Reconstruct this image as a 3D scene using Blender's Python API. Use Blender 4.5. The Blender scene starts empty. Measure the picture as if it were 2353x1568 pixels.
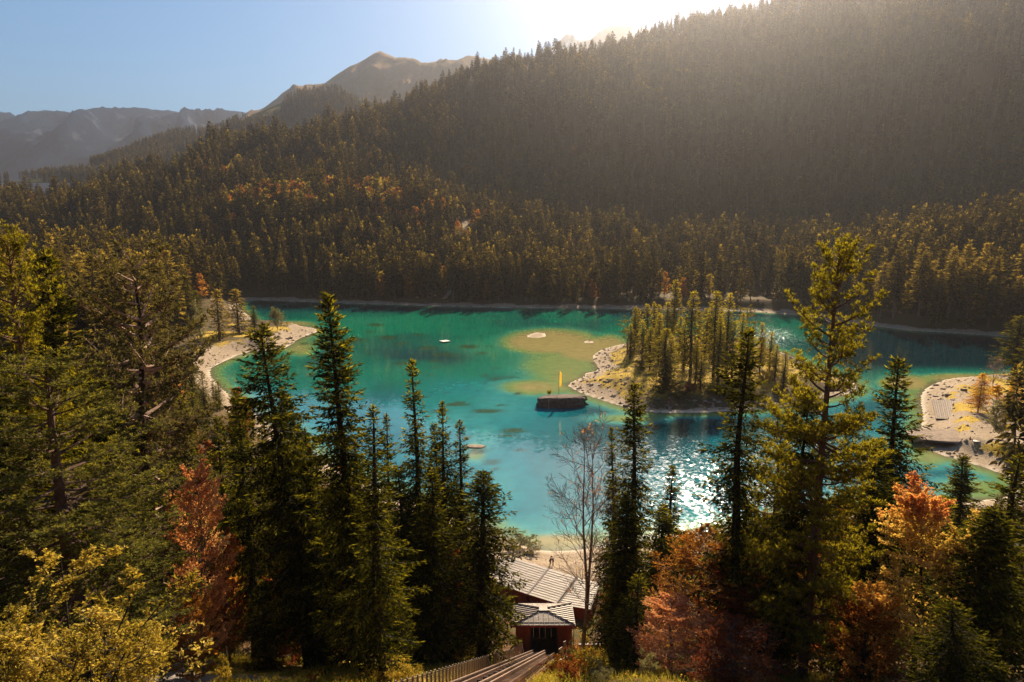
import bpy, math, random
import numpy as np
from mathutils import Vector, Matrix, Euler
random.seed(7)
rng = np.random.default_rng(7)
C = bpy.context.scene.collection
SC = bpy.context.scene
rad = math.radians

# ---------------------------------------------------------------- camera, sky, sun, exposure
CAMZ = 65.0
PITCH = rad(10.0)
cam_data = bpy.data.cameras.new("camera")
cam_data.lens = 24.0
cam_data.sensor_width = 36.0
cam_data.clip_start = 0.5
cam_data.clip_end = 60000.0
cam = bpy.data.objects.new("camera", cam_data)
C.objects.link(cam)
cam.location = (0, 0, CAMZ)
cam.rotation_euler = (rad(90) - PITCH, 0, 0)
SC.camera = cam

SUN_EL, SUN_AZ = rad(32.0), rad(16.5)
world = bpy.data.worlds.new("World")
SC.world = world
world.use_nodes = True
wn = world.node_tree
for n in list(wn.nodes):
    wn.nodes.remove(n)
sky = wn.nodes.new("ShaderNodeTexSky")
sky.sky_type = 'NISHITA'
sky.sun_disc = False
sky.sun_elevation = SUN_EL
sky.sun_rotation = SUN_AZ
sky.altitude = 1500.0
sky.air_density = 1.0
sky.dust_density = 0.1
sky.ozone_density = 2.0
bg = wn.nodes.new("ShaderNodeBackground")
bg.inputs["Strength"].default_value = 0.05
wo = wn.nodes.new("ShaderNodeOutputWorld")
tn = wn.nodes.new("ShaderNodeMix"); tn.data_type = 'RGBA'; tn.blend_type = 'MULTIPLY'
tn.inputs[0].default_value = 1.0; tn.inputs[7].default_value = (0.52, 0.88, 1.0, 1.0)
wn.links.new(sky.outputs[0], tn.inputs[6])
wn.links.new(tn.outputs[2], bg.inputs[0])
wn.links.new(bg.outputs[0], wo.inputs[0])

sun_dir = Vector((math.sin(SUN_AZ) * math.cos(SUN_EL), math.cos(SUN_AZ) * math.cos(SUN_EL), math.sin(SUN_EL)))
sl = bpy.data.lights.new("sun", 'SUN')
sl.energy = 5.0
sl.angle = rad(0.53)
sl.color = (1.0, 0.82, 0.57)
sun = bpy.data.objects.new("sun", sl)
C.objects.link(sun)
sun.rotation_euler = sun_dir.to_track_quat('Z', 'Y').to_euler()

SC.view_settings.view_transform = 'Standard'
SC.view_settings.look = 'None'
SC.view_settings.exposure = 1.45
SC.view_settings.gamma = 1.0
SC.view_settings.use_curve_mapping = False
SC.cycles.max_bounces = 8
SC.cycles.diffuse_bounces = 3
SC.cycles.glossy_bounces = 3
SC.cycles.transmission_bounces = 4
SC.cycles.volume_bounces = 0
SC.cycles.transparent_max_bounces = 8
SC.cycles.sample_clamp_indirect = 4.0

HAZE_COL, HAZE_DENS, HAZE_G = (1.0, 0.80, 0.56, 1.0), 1.0 / 13000.0, 0.895
AIR_COL, AIR_DENS = (0.15, 0.46, 1.0, 1.0), 1.0 / 21000.0

# ---------------------------------------------------------------- picture <-> place helpers (for measuring only)
F, CX, CY = 1569.0, 1176.5, 784.0
CP, SP = math.cos(PITCH), math.sin(PITCH)

def ray(px, py):
    u = px - CX
    v = CY - py
    return u, F * CP + v * SP, -F * SP + v * CP

def on_z(px, py, z=0.0):
    x, y, d = ray(px, py)
    t = (z - CAMZ) / d
    return (x * t, y * t)

def at_y(px, py, Y):
    x, y, d = ray(px, py)
    t = Y / y
    return (x * t, Y, CAMZ + d * t)

def to_px(X, Y, Z):
    zc = np.asarray(Z) - CAMZ
    dep = Y * CP - zc * SP
    up = Y * SP + zc * CP
    return CX + F * X / dep, CY - F * up / dep

# ---------------------------------------------------------------- noise
def vnoise(x, y, seed=0):
    xi = np.floor(x).astype(np.int64)
    yi = np.floor(y).astype(np.int64)
    fx = x - xi
    fy = y - yi
    fx = fx * fx * (3 - 2 * fx)
    fy = fy * fy * (3 - 2 * fy)
    def h(a, b):
        n = (a * 374761393 + b * 668265263 + seed * 982451653) & 0xffffffff
        n = ((n ^ (n >> 13)) * 1274126177) & 0xffffffff
        n = n ^ (n >> 16)
        return (n & 0xffff) / 65535.0
    a = h(xi, yi); b = h(xi + 1, yi); c = h(xi, yi + 1); d = h(xi + 1, yi + 1)
    return (a + (b - a) * fx) * (1 - fy) + (c + (d - c) * fx) * fy

def fbm(x, y, oct=4, seed=0, gain=0.5):
    x = np.asarray(x, float); y = np.asarray(y, float)
    s = 0; a = 1; t = 0
    for i in range(oct):
        s = s + a * vnoise(x + 17.3 * i, y - 9.1 * i, seed + i)
        t += a
        a *= gain
        x = x * 2.03; y = y * 2.03
    return s / t

def sstep(a, b, x):
    t = np.clip((x - a) / (b - a), 0, 1)
    return t * t * (3 - 2 * t)

# ---------------------------------------------------------------- object helpers
def tag(o, label=None, cat=None, group=None, kind=None):
    if label: o["label"] = label
    if cat: o["category"] = cat
    if group: o["group"] = group
    if kind: o["kind"] = kind
    return o

def empty(name, loc=(0, 0, 0), rz=0.0, label=None, cat=None, group=None):
    o = bpy.data.objects.new(name, None)
    o.location = loc
    o.rotation_euler = (0, 0, rz)
    C.objects.link(o)
    return tag(o, label, cat, group)

class MB:
    """collects quads and triangles with a per-vertex tint"""
    def __init__(s):
        s.V = []; s.Q = []; s.T = []; s.t = []; s.mq = []; s.mt = []; s.n = 0
    def add(s, V, Q=None, T=None, tint=0.5, m=0):
        V = np.asarray(V, float).reshape(-1, 3)
        s.V.append(V)
        s.t.append(np.broadcast_to(np.asarray(tint, float), (len(V),)))
        if Q is not None and len(Q):
            Q = np.asarray(Q, np.int64).reshape(-1, 4) + s.n
            s.Q.append(Q); s.mq.append(np.full(len(Q), m))
        if T is not None and len(T):
            T = np.asarray(T, np.int64).reshape(-1, 3) + s.n
            s.T.append(T); s.mt.append(np.full(len(T), m))
        s.n += len(V)
        return s
    def box(s, c, d, rot=None, m=0, tint=0.5):
        x, y, z = d[0] / 2, d[1] / 2, d[2] / 2
        V = np.array([[-x, -y, -z], [x, -y, -z], [x, y, -z], [-x, y, -z], [-x, -y, z], [x, -y, z], [x, y, z], [-x, y, z]])
        if rot is not None:
            V = V @ np.array(rot.to_3x3() if hasattr(rot, 'to_3x3') else rot).T
        V = V + np.array(c)
        return s.add(V, Q=[[0, 3, 2, 1], [4, 5, 6, 7], [0, 1, 5, 4], [1, 2, 6, 5], [2, 3, 7, 6], [3, 0, 4, 7]], m=m, tint=tint)
    def mesh(s, name, mats, smooth=False, attr=None):
        V = np.concatenate(s.V) if s.V else np.zeros((0, 3))
        Q = np.concatenate(s.Q) if s.Q else np.zeros((0, 4), np.int64)
        T = np.concatenate(s.T) if s.T else np.zeros((0, 3), np.int64)
        me = bpy.data.meshes.new(name)
        me.vertices.add(len(V))
        me.vertices.foreach_set("co", V.astype(np.float32).ravel())
        me.loops.add(Q.size + T.size)
        me.loops.foreach_set("vertex_index", np.concatenate([Q.ravel(), T.ravel()]).astype(np.int32))
        me.polygons.add(len(Q) + len(T))
        ls = np.concatenate([np.arange(len(Q)) * 4, Q.size + np.arange(len(T)) * 3]).astype(np.int32)
        me.polygons.foreach_set("loop_start", ls)
        mi = np.concatenate(s.mq + s.mt) if (s.mq or s.mt) else np.zeros(0)
        me.polygons.foreach_set("material_index", mi.astype(np.int32))
        me.polygons.foreach_set("use_smooth", np.full(len(mi), smooth, bool))
        for mt in mats:
            me.materials.append(mt)
        a = me.attributes.new("tint", 'FLOAT', 'POINT')
        a.data.foreach_set("value", np.concatenate(s.t).astype(np.float32))
        if attr:
            for k, v in attr.items():
                if np.ndim(v) == 2:
                    a = me.attributes.new(k, 'FLOAT_COLOR', 'POINT')
                    vv = np.ones((len(v), 4), np.float32); vv[:, :3] = v
                    a.data.foreach_set("color", vv.ravel())
                else:
                    a = me.attributes.new(k, 'FLOAT', 'POINT')
                    a.data.foreach_set("value", np.asarray(v, np.float32))
        me.update(calc_edges=True)
        me.validate()
        return me
    def obj(s, name, mats, parent=None, smooth=False, attr=None):
        if not isinstance(mats, (list, tuple)): mats = [mats]
        o = bpy.data.objects.new(name, s.mesh(name, mats, smooth, attr))
        C.objects.link(o)
        if parent is not None: o.parent = parent
        return o

def norm(a):
    return a / np.maximum(np.linalg.norm(a, axis=-1, keepdims=True), 1e-9)

def prisms(mb, p0, p1, r0, r1, n=3, m=0, tint=0.5):
    p0 = np.asarray(p0, float).reshape(-1, 3); p1 = np.asarray(p1, float).reshape(-1, 3)
    N = len(p0)
    r0 = np.broadcast_to(np.asarray(r0, float), (N,)); r1 = np.broadcast_to(np.asarray(r1, float), (N,))
    d = norm(p1 - p0)
    ref = np.where(np.abs(d[:, 2:3]) > 0.8, np.array([[1.0, 0, 0]]), np.array([[0, 0, 1.0]]))
    u = norm(np.cross(d, ref)); w = np.cross(d, u)
    a = np.arange(n) * 2 * math.pi / n
    ring = np.cos(a)[None, :, None] * u[:, None, :] + np.sin(a)[None, :, None] * w[:, None, :]
    V = np.concatenate([p0[:, None] + ring * r0[:, None, None], p1[:, None] + ring * r1[:, None, None]], 1)
    i = np.arange(n); j = (i + 1) % n
    q = np.stack([i, i + n, j + n, j], 1)
    Q = (np.arange(N)[:, None, None] * 2 * n + q[None]).reshape(-1, 4)
    t = np.repeat(np.broadcast_to(np.asarray(tint, float), (N,)), 2 * n)
    mb.add(V.reshape(-1, 3), Q=Q, m=m, tint=t)

def tube(mb, P, R, n=10, m=0, tint=0.5, cap=True):
    P = np.asarray(P, float); K = len(P)
    R = np.broadcast_to(np.asarray(R, float), (K,))
    d = norm(np.gradient(P, axis=0))
    ref = np.array([1.0, 0, 0]) if abs(d[0, 2]) > 0.8 else np.array([0, 0, 1.0])
    u = norm(np.cross(d, ref)); w = np.cross(d, u)
    a = np.arange(n) * 2 * math.pi / n
    V = P[:, None] + (np.cos(a)[None, :, None] * u[:, None] + np.sin(a)[None, :, None] * w[:, None]) * R[:, None, None]
    i = np.arange(n); j = (i + 1) % n
    q = np.stack([i, i + n, j + n, j], 1)[:, ::-1]
    Q = (np.arange(K - 1)[:, None, None] * n + q[None]).reshape(-1, 4)
    V = V.reshape(-1, 3)
    T = []
    if cap:
        V = np.vstack([V, P[:1], P[-1:]])
        k = K * n
        for a_, b_ in zip(i, j):
            T.append([k, a_, b_]); T.append([k + 1, (K - 1) * n + b_, (K - 1) * n + a_])
    mb.add(V, Q=Q, T=T, m=m, tint=tint)

def leaves(mb, p, d, L, W, side=None, m=0, tint=0.5, bend=0.0):
    """rhombus shaped sprigs / leaves"""
    N = len(p)
    d = norm(d)
    if side is None:
        side = rng.normal(size=(N, 3))
    s = norm(np.cross(d, side))
    up = np.cross(s, d)
    L = np.broadcast_to(np.asarray(L, float), (N,))[:, None]; W = np.broadcast_to(np.asarray(W, float), (N,))[:, None]
    mid = p + d * L * 0.45 + up * bend * L
    V = np.stack([p, mid + s * W * 0.5, p + d * L, mid - s * W * 0.5], 1).reshape(-1, 3)
    Q = np.arange(N * 4).reshape(-1, 4)
    t = np.repeat(np.broadcast_to(np.asarray(tint, float), (N,)), 4)
    mb.add(V, Q=Q, m=m, tint=t)

# ---------------------------------------------------------------- materials
def new_mat(name):
    m = bpy.data.materials.new(name)
    m.use_nodes = True
    nt = m.node_tree
    for n in list(nt.nodes): nt.nodes.remove(n)
    out = nt.nodes.new("ShaderNodeOutputMaterial")
    return m, nt, out

def N(nt, typ, **kw):
    n = nt.nodes.new(typ)
    for k, v in kw.items():
        if k.startswith("i_"):
            key = k[2:]
            n.inputs[int(key) if key.isdigit() else key.replace("_", " ")].default_value = v
        else:
            setattr(n, k, v)
    return n

def mixc(nt, fac, a, b, blend='MIX'):
    n = nt.nodes.new("ShaderNodeMix")
    n.data_type = 'RGBA'; n.blend_type = blend
    for sock, v in ((n.inputs[0], fac), (n.inputs[6], a), (n.inputs[7], b)):
        if hasattr(v, "is_output") or isinstance(v, bpy.types.NodeSocket): nt.links.new(v, sock)
        elif isinstance(v, (int, float)): sock.default_value = v
        else: sock.default_value = (*v, 1) if len(v) == 3 else v
    return n.outputs[2]

def math_n(nt, op, a, b=None, clamp=False):
    n = nt.nodes.new("ShaderNodeMath"); n.operation = op; n.use_clamp = clamp
    for i, v in enumerate((a, b)):
        if v is None: continue
        if isinstance(v, bpy.types.NodeSocket): nt.links.new(v, n.inputs[i])
        else: n.inputs[i].default_value = v
    return n.outputs[0]

def noise_n(nt, scale, detail=3.0, rough=0.55, vec=None, col=False):
    n = nt.nodes.new("ShaderNodeTexNoise")
    n.inputs["Scale"].default_value = scale
    n.inputs["Detail"].default_value = detail
    n.inputs["Roughness"].default_value = rough
    if vec is not None: nt.links.new(vec, n.inputs["Vector"])
    return n.outputs[1 if col else 0]

def ramp(nt, fac, stops):
    n = nt.nodes.new("ShaderNodeValToRGB")
    e = n.color_ramp.elements
    while len(e) < len(stops): e.new(0.5)
    for k, (p, c) in enumerate(stops):
        e[k].position = p
        e[k].color = (*c, 1) if len(c) == 3 else (c[0],) * 3 + (1,)
    nt.links.new(fac, n.inputs[0])
    return n.outputs[0]

def foliage_mat(name, a, b, c=None, trans=0.45, var=0.35):
    """a..b by sprig tint, shaded per tree by the tree's own random value"""
    m, nt, out = new_mat(name)
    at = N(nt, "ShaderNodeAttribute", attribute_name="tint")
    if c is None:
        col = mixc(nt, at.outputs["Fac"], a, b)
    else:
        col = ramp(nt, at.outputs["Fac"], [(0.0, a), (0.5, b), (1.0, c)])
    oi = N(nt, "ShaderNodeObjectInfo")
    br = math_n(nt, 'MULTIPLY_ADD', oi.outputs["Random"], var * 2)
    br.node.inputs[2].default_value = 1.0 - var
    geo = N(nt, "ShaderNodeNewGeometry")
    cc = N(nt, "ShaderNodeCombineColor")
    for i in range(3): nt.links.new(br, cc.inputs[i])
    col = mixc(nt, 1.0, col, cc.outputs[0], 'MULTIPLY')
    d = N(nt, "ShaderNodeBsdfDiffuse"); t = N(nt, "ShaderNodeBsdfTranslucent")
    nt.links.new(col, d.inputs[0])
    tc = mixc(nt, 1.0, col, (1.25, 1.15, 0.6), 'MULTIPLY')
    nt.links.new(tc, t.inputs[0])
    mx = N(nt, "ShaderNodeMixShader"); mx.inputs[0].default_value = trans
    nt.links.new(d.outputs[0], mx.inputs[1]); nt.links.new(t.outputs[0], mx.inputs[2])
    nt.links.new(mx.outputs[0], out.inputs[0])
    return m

def solid_mat(name, a, b=None, scale=3.0, rough=0.8, bump=0.2, metal=0.0, stretch=None, detail=4.0, bscale=None, spec=0.3):
    m, nt, out = new_mat(name)
    p = N(nt, "ShaderNodeBsdfPrincipled")
    tc = N(nt, "ShaderNodeTexCoord")
    vec = tc.outputs["Object"]
    if stretch:
        mp = N(nt, "ShaderNodeMapping"); mp.inputs["Scale"].default_value = stretch
        nt.links.new(vec, mp.inputs[0]); vec = mp.outputs[0]
    nz = noise_n(nt, scale, detail, 0.6, vec)
    oi = N(nt, "ShaderNodeObjectInfo")
    f = ramp(nt, nz, [(0.3, (0,)), (0.7, (1,))])
    col = mixc(nt, f, a, b if b else tuple(x * 0.7 for x in a))
    v = math_n(nt, 'MULTIPLY_ADD', oi.outputs["Random"], 0.35); v.node.inputs[2].default_value = 0.82
    cc = N(nt, "ShaderNodeCombineColor")
    for i in range(3): nt.links.new(v, cc.inputs[i])
    col = mixc(nt, 1.0, col, cc.outputs[0], 'MULTIPLY')
    nt.links.new(col, p.inputs["Base Color"])
    p.inputs["Roughness"].default_value = rough
    p.inputs["Metallic"].default_value = metal
    p.inputs["Specular IOR Level"].default_value = spec
    if bump:
        nb = noise_n(nt, bscale or scale * 3, 4, 0.6, vec)
        bn = N(nt, "ShaderNodeBump"); bn.inputs["Strength"].default_value = bump; bn.inputs["Distance"].default_value = 0.1
        nt.links.new(nb, bn.inputs["Height"]); nt.links.new(bn.outputs[0], p.inputs["Normal"])
    nt.links.new(p.outputs[0], out.inputs[0])
    return m

M = {}
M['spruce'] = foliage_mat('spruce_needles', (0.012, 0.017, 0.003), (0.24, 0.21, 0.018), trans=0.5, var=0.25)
M['spruce_far'] = foliage_mat('far_spruce_needles', (0.018, 0.016, 0.006), (0.36, 0.26, 0.06), trans=0.4, var=0.6)
M['pine'] = foliage_mat('pine_needles', (0.05, 0.05, 0.008), (0.38, 0.32, 0.03), trans=0.5, var=0.15)
M['pine_cool'] = foliage_mat('grey_green_pine_needles', (0.05, 0.056, 0.018), (0.21, 0.19, 0.045), trans=0.4, var=0.1)
M['pine_brown'] = foliage_mat('brownish_pine_needles', (0.06, 0.055, 0.028), (0.17, 0.14, 0.06), trans=0.4, var=0.1)
M['orange'] = foliage_mat('orange_leaves', (0.20, 0.055, 0.015), (0.46, 0.21, 0.05), (0.66, 0.45, 0.14), trans=0.5, var=0.25)
M['red'] = foliage_mat('dark_red_leaves', (0.10, 0.02, 0.012), (0.32, 0.085, 0.03), (0.5, 0.26, 0.08), trans=0.5, var=0.2)
M['yellow'] = foliage_mat('yellow_leaves', (0.14, 0.12, 0.02), (0.46, 0.34, 0.06), (0.74, 0.6, 0.22), trans=0.5, var=0.1)
M['maple'] = foliage_mat('pale_maple_leaves', (0.42, 0.3, 0.07), (0.75, 0.52, 0.2), (0.5, 0.12, 0.07), trans=0.5, var=0.05)
M['island'] = foliage_mat('sun_tinted_island_needles', (0.02, 0.022, 0.005), (0.5, 0.40, 0.05), trans=0.5, var=0.25)  # spruce needles made brighter and yellower: sunlight put into the colour
M['gold'] = foliage_mat('golden_larch_needles', (0.3, 0.14, 0.01), (0.75, 0.42, 0.03), trans=0.5, var=0.15)
M['willow'] = foliage_mat('silver_willow_leaves', (0.16, 0.15, 0.09), (0.4, 0.37, 0.22), trans=0.4, var=0.15)
M['grass'] = foliage_mat('grass_blades', (0.1, 0.1, 0.02), (0.36, 0.3, 0.07), trans=0.5, var=0.1)
M['pinkleaf'] = foliage_mat('copper_leaves', (0.42, 0.15, 0.07), (0.8, 0.42, 0.24), (0.9, 0.66, 0.42), trans=0.5, var=0.1)
M['bark'] = solid_mat('dark_bark', (0.05, 0.035, 0.025), (0.02, 0.014, 0.01), scale=2.0, stretch=(4, 4, 0.7), bump=0.6, rough=0.95)
M['bark_far'] = solid_mat('pale_far_bark', (0.24, 0.17, 0.11), (0.12, 0.08, 0.05), scale=1.0, bump=0.0, rough=0.95)
M['bark_pine'] = solid_mat('pine_bark', (0.22, 0.12, 0.075), (0.07, 0.04, 0.03), scale=2.5, stretch=(3, 3, 0.8), bump=0.6, rough=0.9)
M['limb_pink'] = solid_mat('pinkish_pine_limbs', (0.5, 0.33, 0.25), (0.3, 0.18, 0.13), scale=2.5, bump=0.3, rough=0.9)
M['bark_grey'] = solid_mat('grey_bark', (0.2, 0.15, 0.12), (0.08, 0.055, 0.045), scale=3, stretch=(3, 3, 0.6), bump=0.4, rough=0.9)
M['twig_pink'] = solid_mat('pinkish_bare_twigs', (0.3, 0.19, 0.14), (0.17, 0.1, 0.08), scale=3, bump=0.0, rough=0.9)
# ---------------------------------------------------------------- shorelines, traced and laid on the water plane
def zpoly(pts, z=0.0):
    return np.array([on_z(x, y, z) for x, y in pts])

def smooth_poly(P, it=2):
    for _ in range(it):
        Q = np.roll(P, -1, 0)
        P = np.stack([P * 0.75 + Q * 0.25, P * 0.25 + Q * 0.75], 1).reshape(-1, 2)
    return P

LAKE = smooth_poly(zpoly([(560, 689), (660, 692), (750, 696), (870, 700), (1000, 704), (1130, 707), (1270, 709), (1400, 709), (1480, 712), (1600, 714),
    (1720, 716), (1830, 724), (1960, 742), (2080, 760), (2200, 766), (2330, 775), (2460, 800), (2440, 850), (2340, 862), (2240, 865), (2180, 870), (2140, 882),
    (2116, 902), (2112, 925), (2120, 950), (2116, 975), (2110, 1005), (2122, 1032), (2160, 1046), (2210, 1060), (2290, 1084), (2340, 1110), (2330, 1140),
    (2240, 1152), (2150, 1160), (2060, 1158), (1960, 1175), (1860, 1190), (1700, 1215), (1550, 1235), (1420, 1248), (1330, 1262), (1260, 1268), (1195, 1250),
    (1100, 1205), (980, 1160), (850, 1110), (740, 1060), (640, 990), (560, 930), (500, 885), (478, 850), (520, 828), (560, 812), (600, 806), (640, 806),
    (665, 795), (690, 778), (715, 768), (737, 760), (715, 752), (680, 748), (640, 747), (605, 748), (585, 738), (570, 722), (545, 705)]))
ISLE = smooth_poly(zpoly([(1300, 886), (1318, 874), (1340, 868), (1342, 858), (1362, 855), (1374, 850), (1368, 838), (1358, 824), (1366, 812), (1385, 802),
    (1420, 793), (1480, 782), (1550, 776), (1640, 776), (1710, 786), (1770, 803), (1815, 815), (1860, 840), (1930, 862), (1975, 885), (1960, 905), (1900, 915),
    (1850, 925), (1800, 936), (1740, 940), (1690, 944), (1640, 948), (1560, 950), (1500, 949), (1450, 941), (1400, 926), (1350, 910), (1325, 900)]))
def px_ellipse(cx, cy, rx, ry, n=24, wob=0.12, seed=0):
    r = np.random.default_rng(seed)
    ph = r.uniform(0, 6.28, 3)
    pts = []
    for k in range(n):
        a = 2 * math.pi * k / n
        w = 1 + wob * math.sin(2 * a + ph[0]) + wob * 0.6 * math.sin(3 * a + ph[1])
        pts.append((cx + rx * w * math.cos(a), cy + ry * w * math.sin(a)))
    return zpoly(pts)
BAR1 = px_ellipse(1234, 771, 22, 6, seed=1)
BAR2 = px_ellipse(1354, 786, 11, 3.4, seed=2)
BAR3 = px_ellipse(1893, 781, 1, 1, seed=3)

def sdist(P, x, y):
    """signed distance, positive inside the polygon"""
    x = np.asarray(x, float); y = np.asarray(y, float)
    d2 = np.full(x.shape, 1e18)
    ins = np.zeros(x.shape, bool)
    n = len(P)
    for i in range(n):
        ax, ay = P[i]; bx, by = P[(i + 1) % n]
        ex, ey = bx - ax, by - ay
        L = ex * ex + ey * ey + 1e-9
        t = np.clip(((x - ax) * ex + (y - ay) * ey) / L, 0, 1)
        dx = x - ax - t * ex; dy = y - ay - t * ey
        d2 = np.minimum(d2, dx * dx + dy * dy)
        c = ((ay > y) != (by > y)) & (x < (bx - ax) * (y - ay) / (by - ay + 1e-12) + ax)
        ins ^= c
    d = np.sqrt(d2)
    return np.where(ins, d, -d)

def water_sd(x, y):
    """positive = metres into the water, negative = metres onto land; also distance inside the island"""
    a = sdist(LAKE, x, y)
    i = sdist(ISLE, x, y)
    b = np.maximum(sdist(BAR1, x, y), sdist(BAR2, x, y))
    return np.minimum(np.minimum(a, -i), -b), i, b

# ---------------------------------------------------------------- terrain height from measured points
CTRL = []
def cpt(px, Y, z=None, py=None, tree=0.0):
    if py is not None:
        p = at_y(px, py, Y)
        CTRL.append((p[0], Y, p[2] - tree))
    else:
        CTRL.append(((px - CX) / (F * CP) * Y, Y, z))
for px, z in ((-300, 14), (0, 14), (300, 14), (560, 9), (900, 8), (1200, 8), (1500, 8), (1700, 7)):
    cpt(px, 590, z)
for px, z in ((1750, 8), (1900, 9), (2100, 9), (2353, 10), (2700, 14)):
    cpt(px, 500 if px < 1950 else 455, z)
# belt crest (tree tops seen at py)
for px, py, Y in ((-300, 470, 800), (0, 452, 800), (150, 436, 800), (300, 432, 780), (450, 425, 780), (600, 400, 770), (750, 400, 760), (900, 402, 760), (1000, 425, 760),
                  (1120, 462, 760), (1250, 482, 750), (1400, 505, 740), (1550, 522, 730), (1700, 520, 700), (1850, 525, 650), (2000, 530, 600),
                  (2150, 492, 560), (2260, 486, 550), (2353, 480, 545), (2600, 450, 540)):
    cpt(px, Y, py=py, tree=30)
# mid belt
for px, Y, py in ((0, 690, 540), (300, 690, 520), (600, 680, 500), (850, 680, 490), (1100, 680, 530)):
    cpt(px, Y, py=py, tree=30)
# foot of the big slope
for px, Y, py in ((-300, 900, 460), (0, 900, 448), (150, 890, 430), (300, 880, 420), (600, 870, 400), (900, 860, 410), (1150, 850, 470), (1400, 850, 520), (1700, 830, 535), (2000, 780, 545), (2353, 720, 535), (2700, 720, 510)):
    cpt(px, Y, py=py, tree=20)
# skyline of the big slope
SKYL = [(-300, 470), (0, 455), (100, 440), (160, 418), (220, 398), (300, 374), (400, 352), (520, 322), (600, 318), (700, 300), (800, 268), (870, 240),
        (1000, 192), (1130, 144), (1280, 112), (1400, 86), (1500, 48), (1600, 20), (1700, 2), (1850, -30), (2050, -60), (2353, -90), (2700, -110)]
CRI = []
for px, py in SKYL:
    Y = np.interp(px, [-300, 300, 900, 1500, 2700], [1050, 1080, 1250, 1450, 1500])
    CRI.append(len(CTRL))
    cpt(px, Y, py=py, tree=34)
for px, py in SKYL[::3]:
    Y = np.interp(px, [-300, 300, 900, 1500, 2700], [1050, 1080, 1250, 1450, 1500])
    p = at_y(px, py, Y)
    CTRL.append((p[0] * 1.12, Y + 260, p[2] - 27 - 150))
for px, f0, c0 in ((600, 870, 1165), (900, 860, 1250), (1150, 850, 1330), (1400, 850, 1420), (1700, 830, 1460), (2000, 780, 1475), (2353, 720, 1490), (2700, 720, 1500)):
    zf_ = at_y(px, np.interp(px, [600, 900, 1150, 1400, 1700, 2000, 2353, 2700], [400, 410, 470, 520, 535, 545, 535, 510]), f0)[2] - 20
    zc_ = at_y(px, np.interp(px, [a for a, b in SKYL], [b for a, b in SKYL]), c0)[2] - 27
    for t_, k_ in ((0.3, 0.40), (0.6, 0.73)):
        cpt(px, f0 + (c0 - f0) * t_, z=zf_ + (zc_ - zf_) * k_)
for X, Y, z in ((-120, 200, 8), (-200, 300, 9), (-160, 400, 5), (-260, 430, 12), (-300, 520, 20), (-60, 120, 5), (0, 110, 4), (60, 120, 4), (130, 140, 5), (220, 190, 6), (190, 280, 3.5),
                (240, 300, 6), (330, 380, 8), (0, 300, 4), (50, 290, 4.5), (0, 450, 6), (90, 270, 4.6), (-100, 20, 10), (100, 20, 10), (0, -100, 20), (-500, 300, 60), (-600, 600, 50), (600, 300, 40), (-500, 50, 50), (500, 50, 50),
                (3000, 500, 200), (-3000, 500, 0), (0, 2600, -60), (-2000, 2600, -60), (2000, 2600, 100)):
    CTRL.append((X, Y, z))
_c = np.array(CTRL)
_D = np.sqrt((_c[:, None, 0] - _c[None, :, 0]) ** 2 + (_c[:, None, 1] - _c[None, :, 1]) ** 2 + 40.0 ** 2)
_A = np.block([[_D, np.ones((len(_c), 1))], [np.ones((1, len(_c))), np.zeros((1, 1))]])
_w = np.linalg.solve(_A + np.eye(len(_A)) * 1e-6, np.append(_c[:, 2], 0))

def rbf(x, y):
    x = np.asarray(x, float); y = np.asarray(y, float)
    s = np.full(x.shape, _w[-1])
    for (cx_, cy_, _), w in zip(_c, _w):
        s = s + w * np.sqrt((x - cx_) ** 2 + (y - cy_) ** 2 + 1600.0)
    return s

def track_pt(px, py):
    """where a sight line meets the inclined plane of the railway"""
    x, y, d = ray(px, py)
    t = (61.35 - CAMZ) / (d + 0.64 * y)
    return np.array([x * t, y * t, CAMZ + d * t])
_ta = (track_pt(1221, 1501) + track_pt(1248, 1502)) / 2
_tb = (track_pt(1068, 1567) + track_pt(1129, 1567)) / 2

# bring the crest of the fitted surface to the measured skyline
for _it in range(4):
    for (px_, py_), k_ in zip(SKYL, CRI):
        yy_ = np.linspace(850, 1750, 60); xx_ = (px_ - CX) / (F * CP) * yy_
        zz_ = rbf(xx_, yy_) + 34
        _, pp_ = to_px(xx_, yy_, zz_)
        err = py_ - pp_.min()
        _c[k_, 2] -= err * _c[k_, 1] / F * 0.8
        yb_ = yy_[np.argmin(pp_)]
    _w = np.linalg.solve(_A + np.eye(len(_A)) * 1e-6, np.append(_c[:, 2], 0))

def near_slope(x, y):
    return 61.0 - 0.64 * y + 0.0 * x

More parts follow.
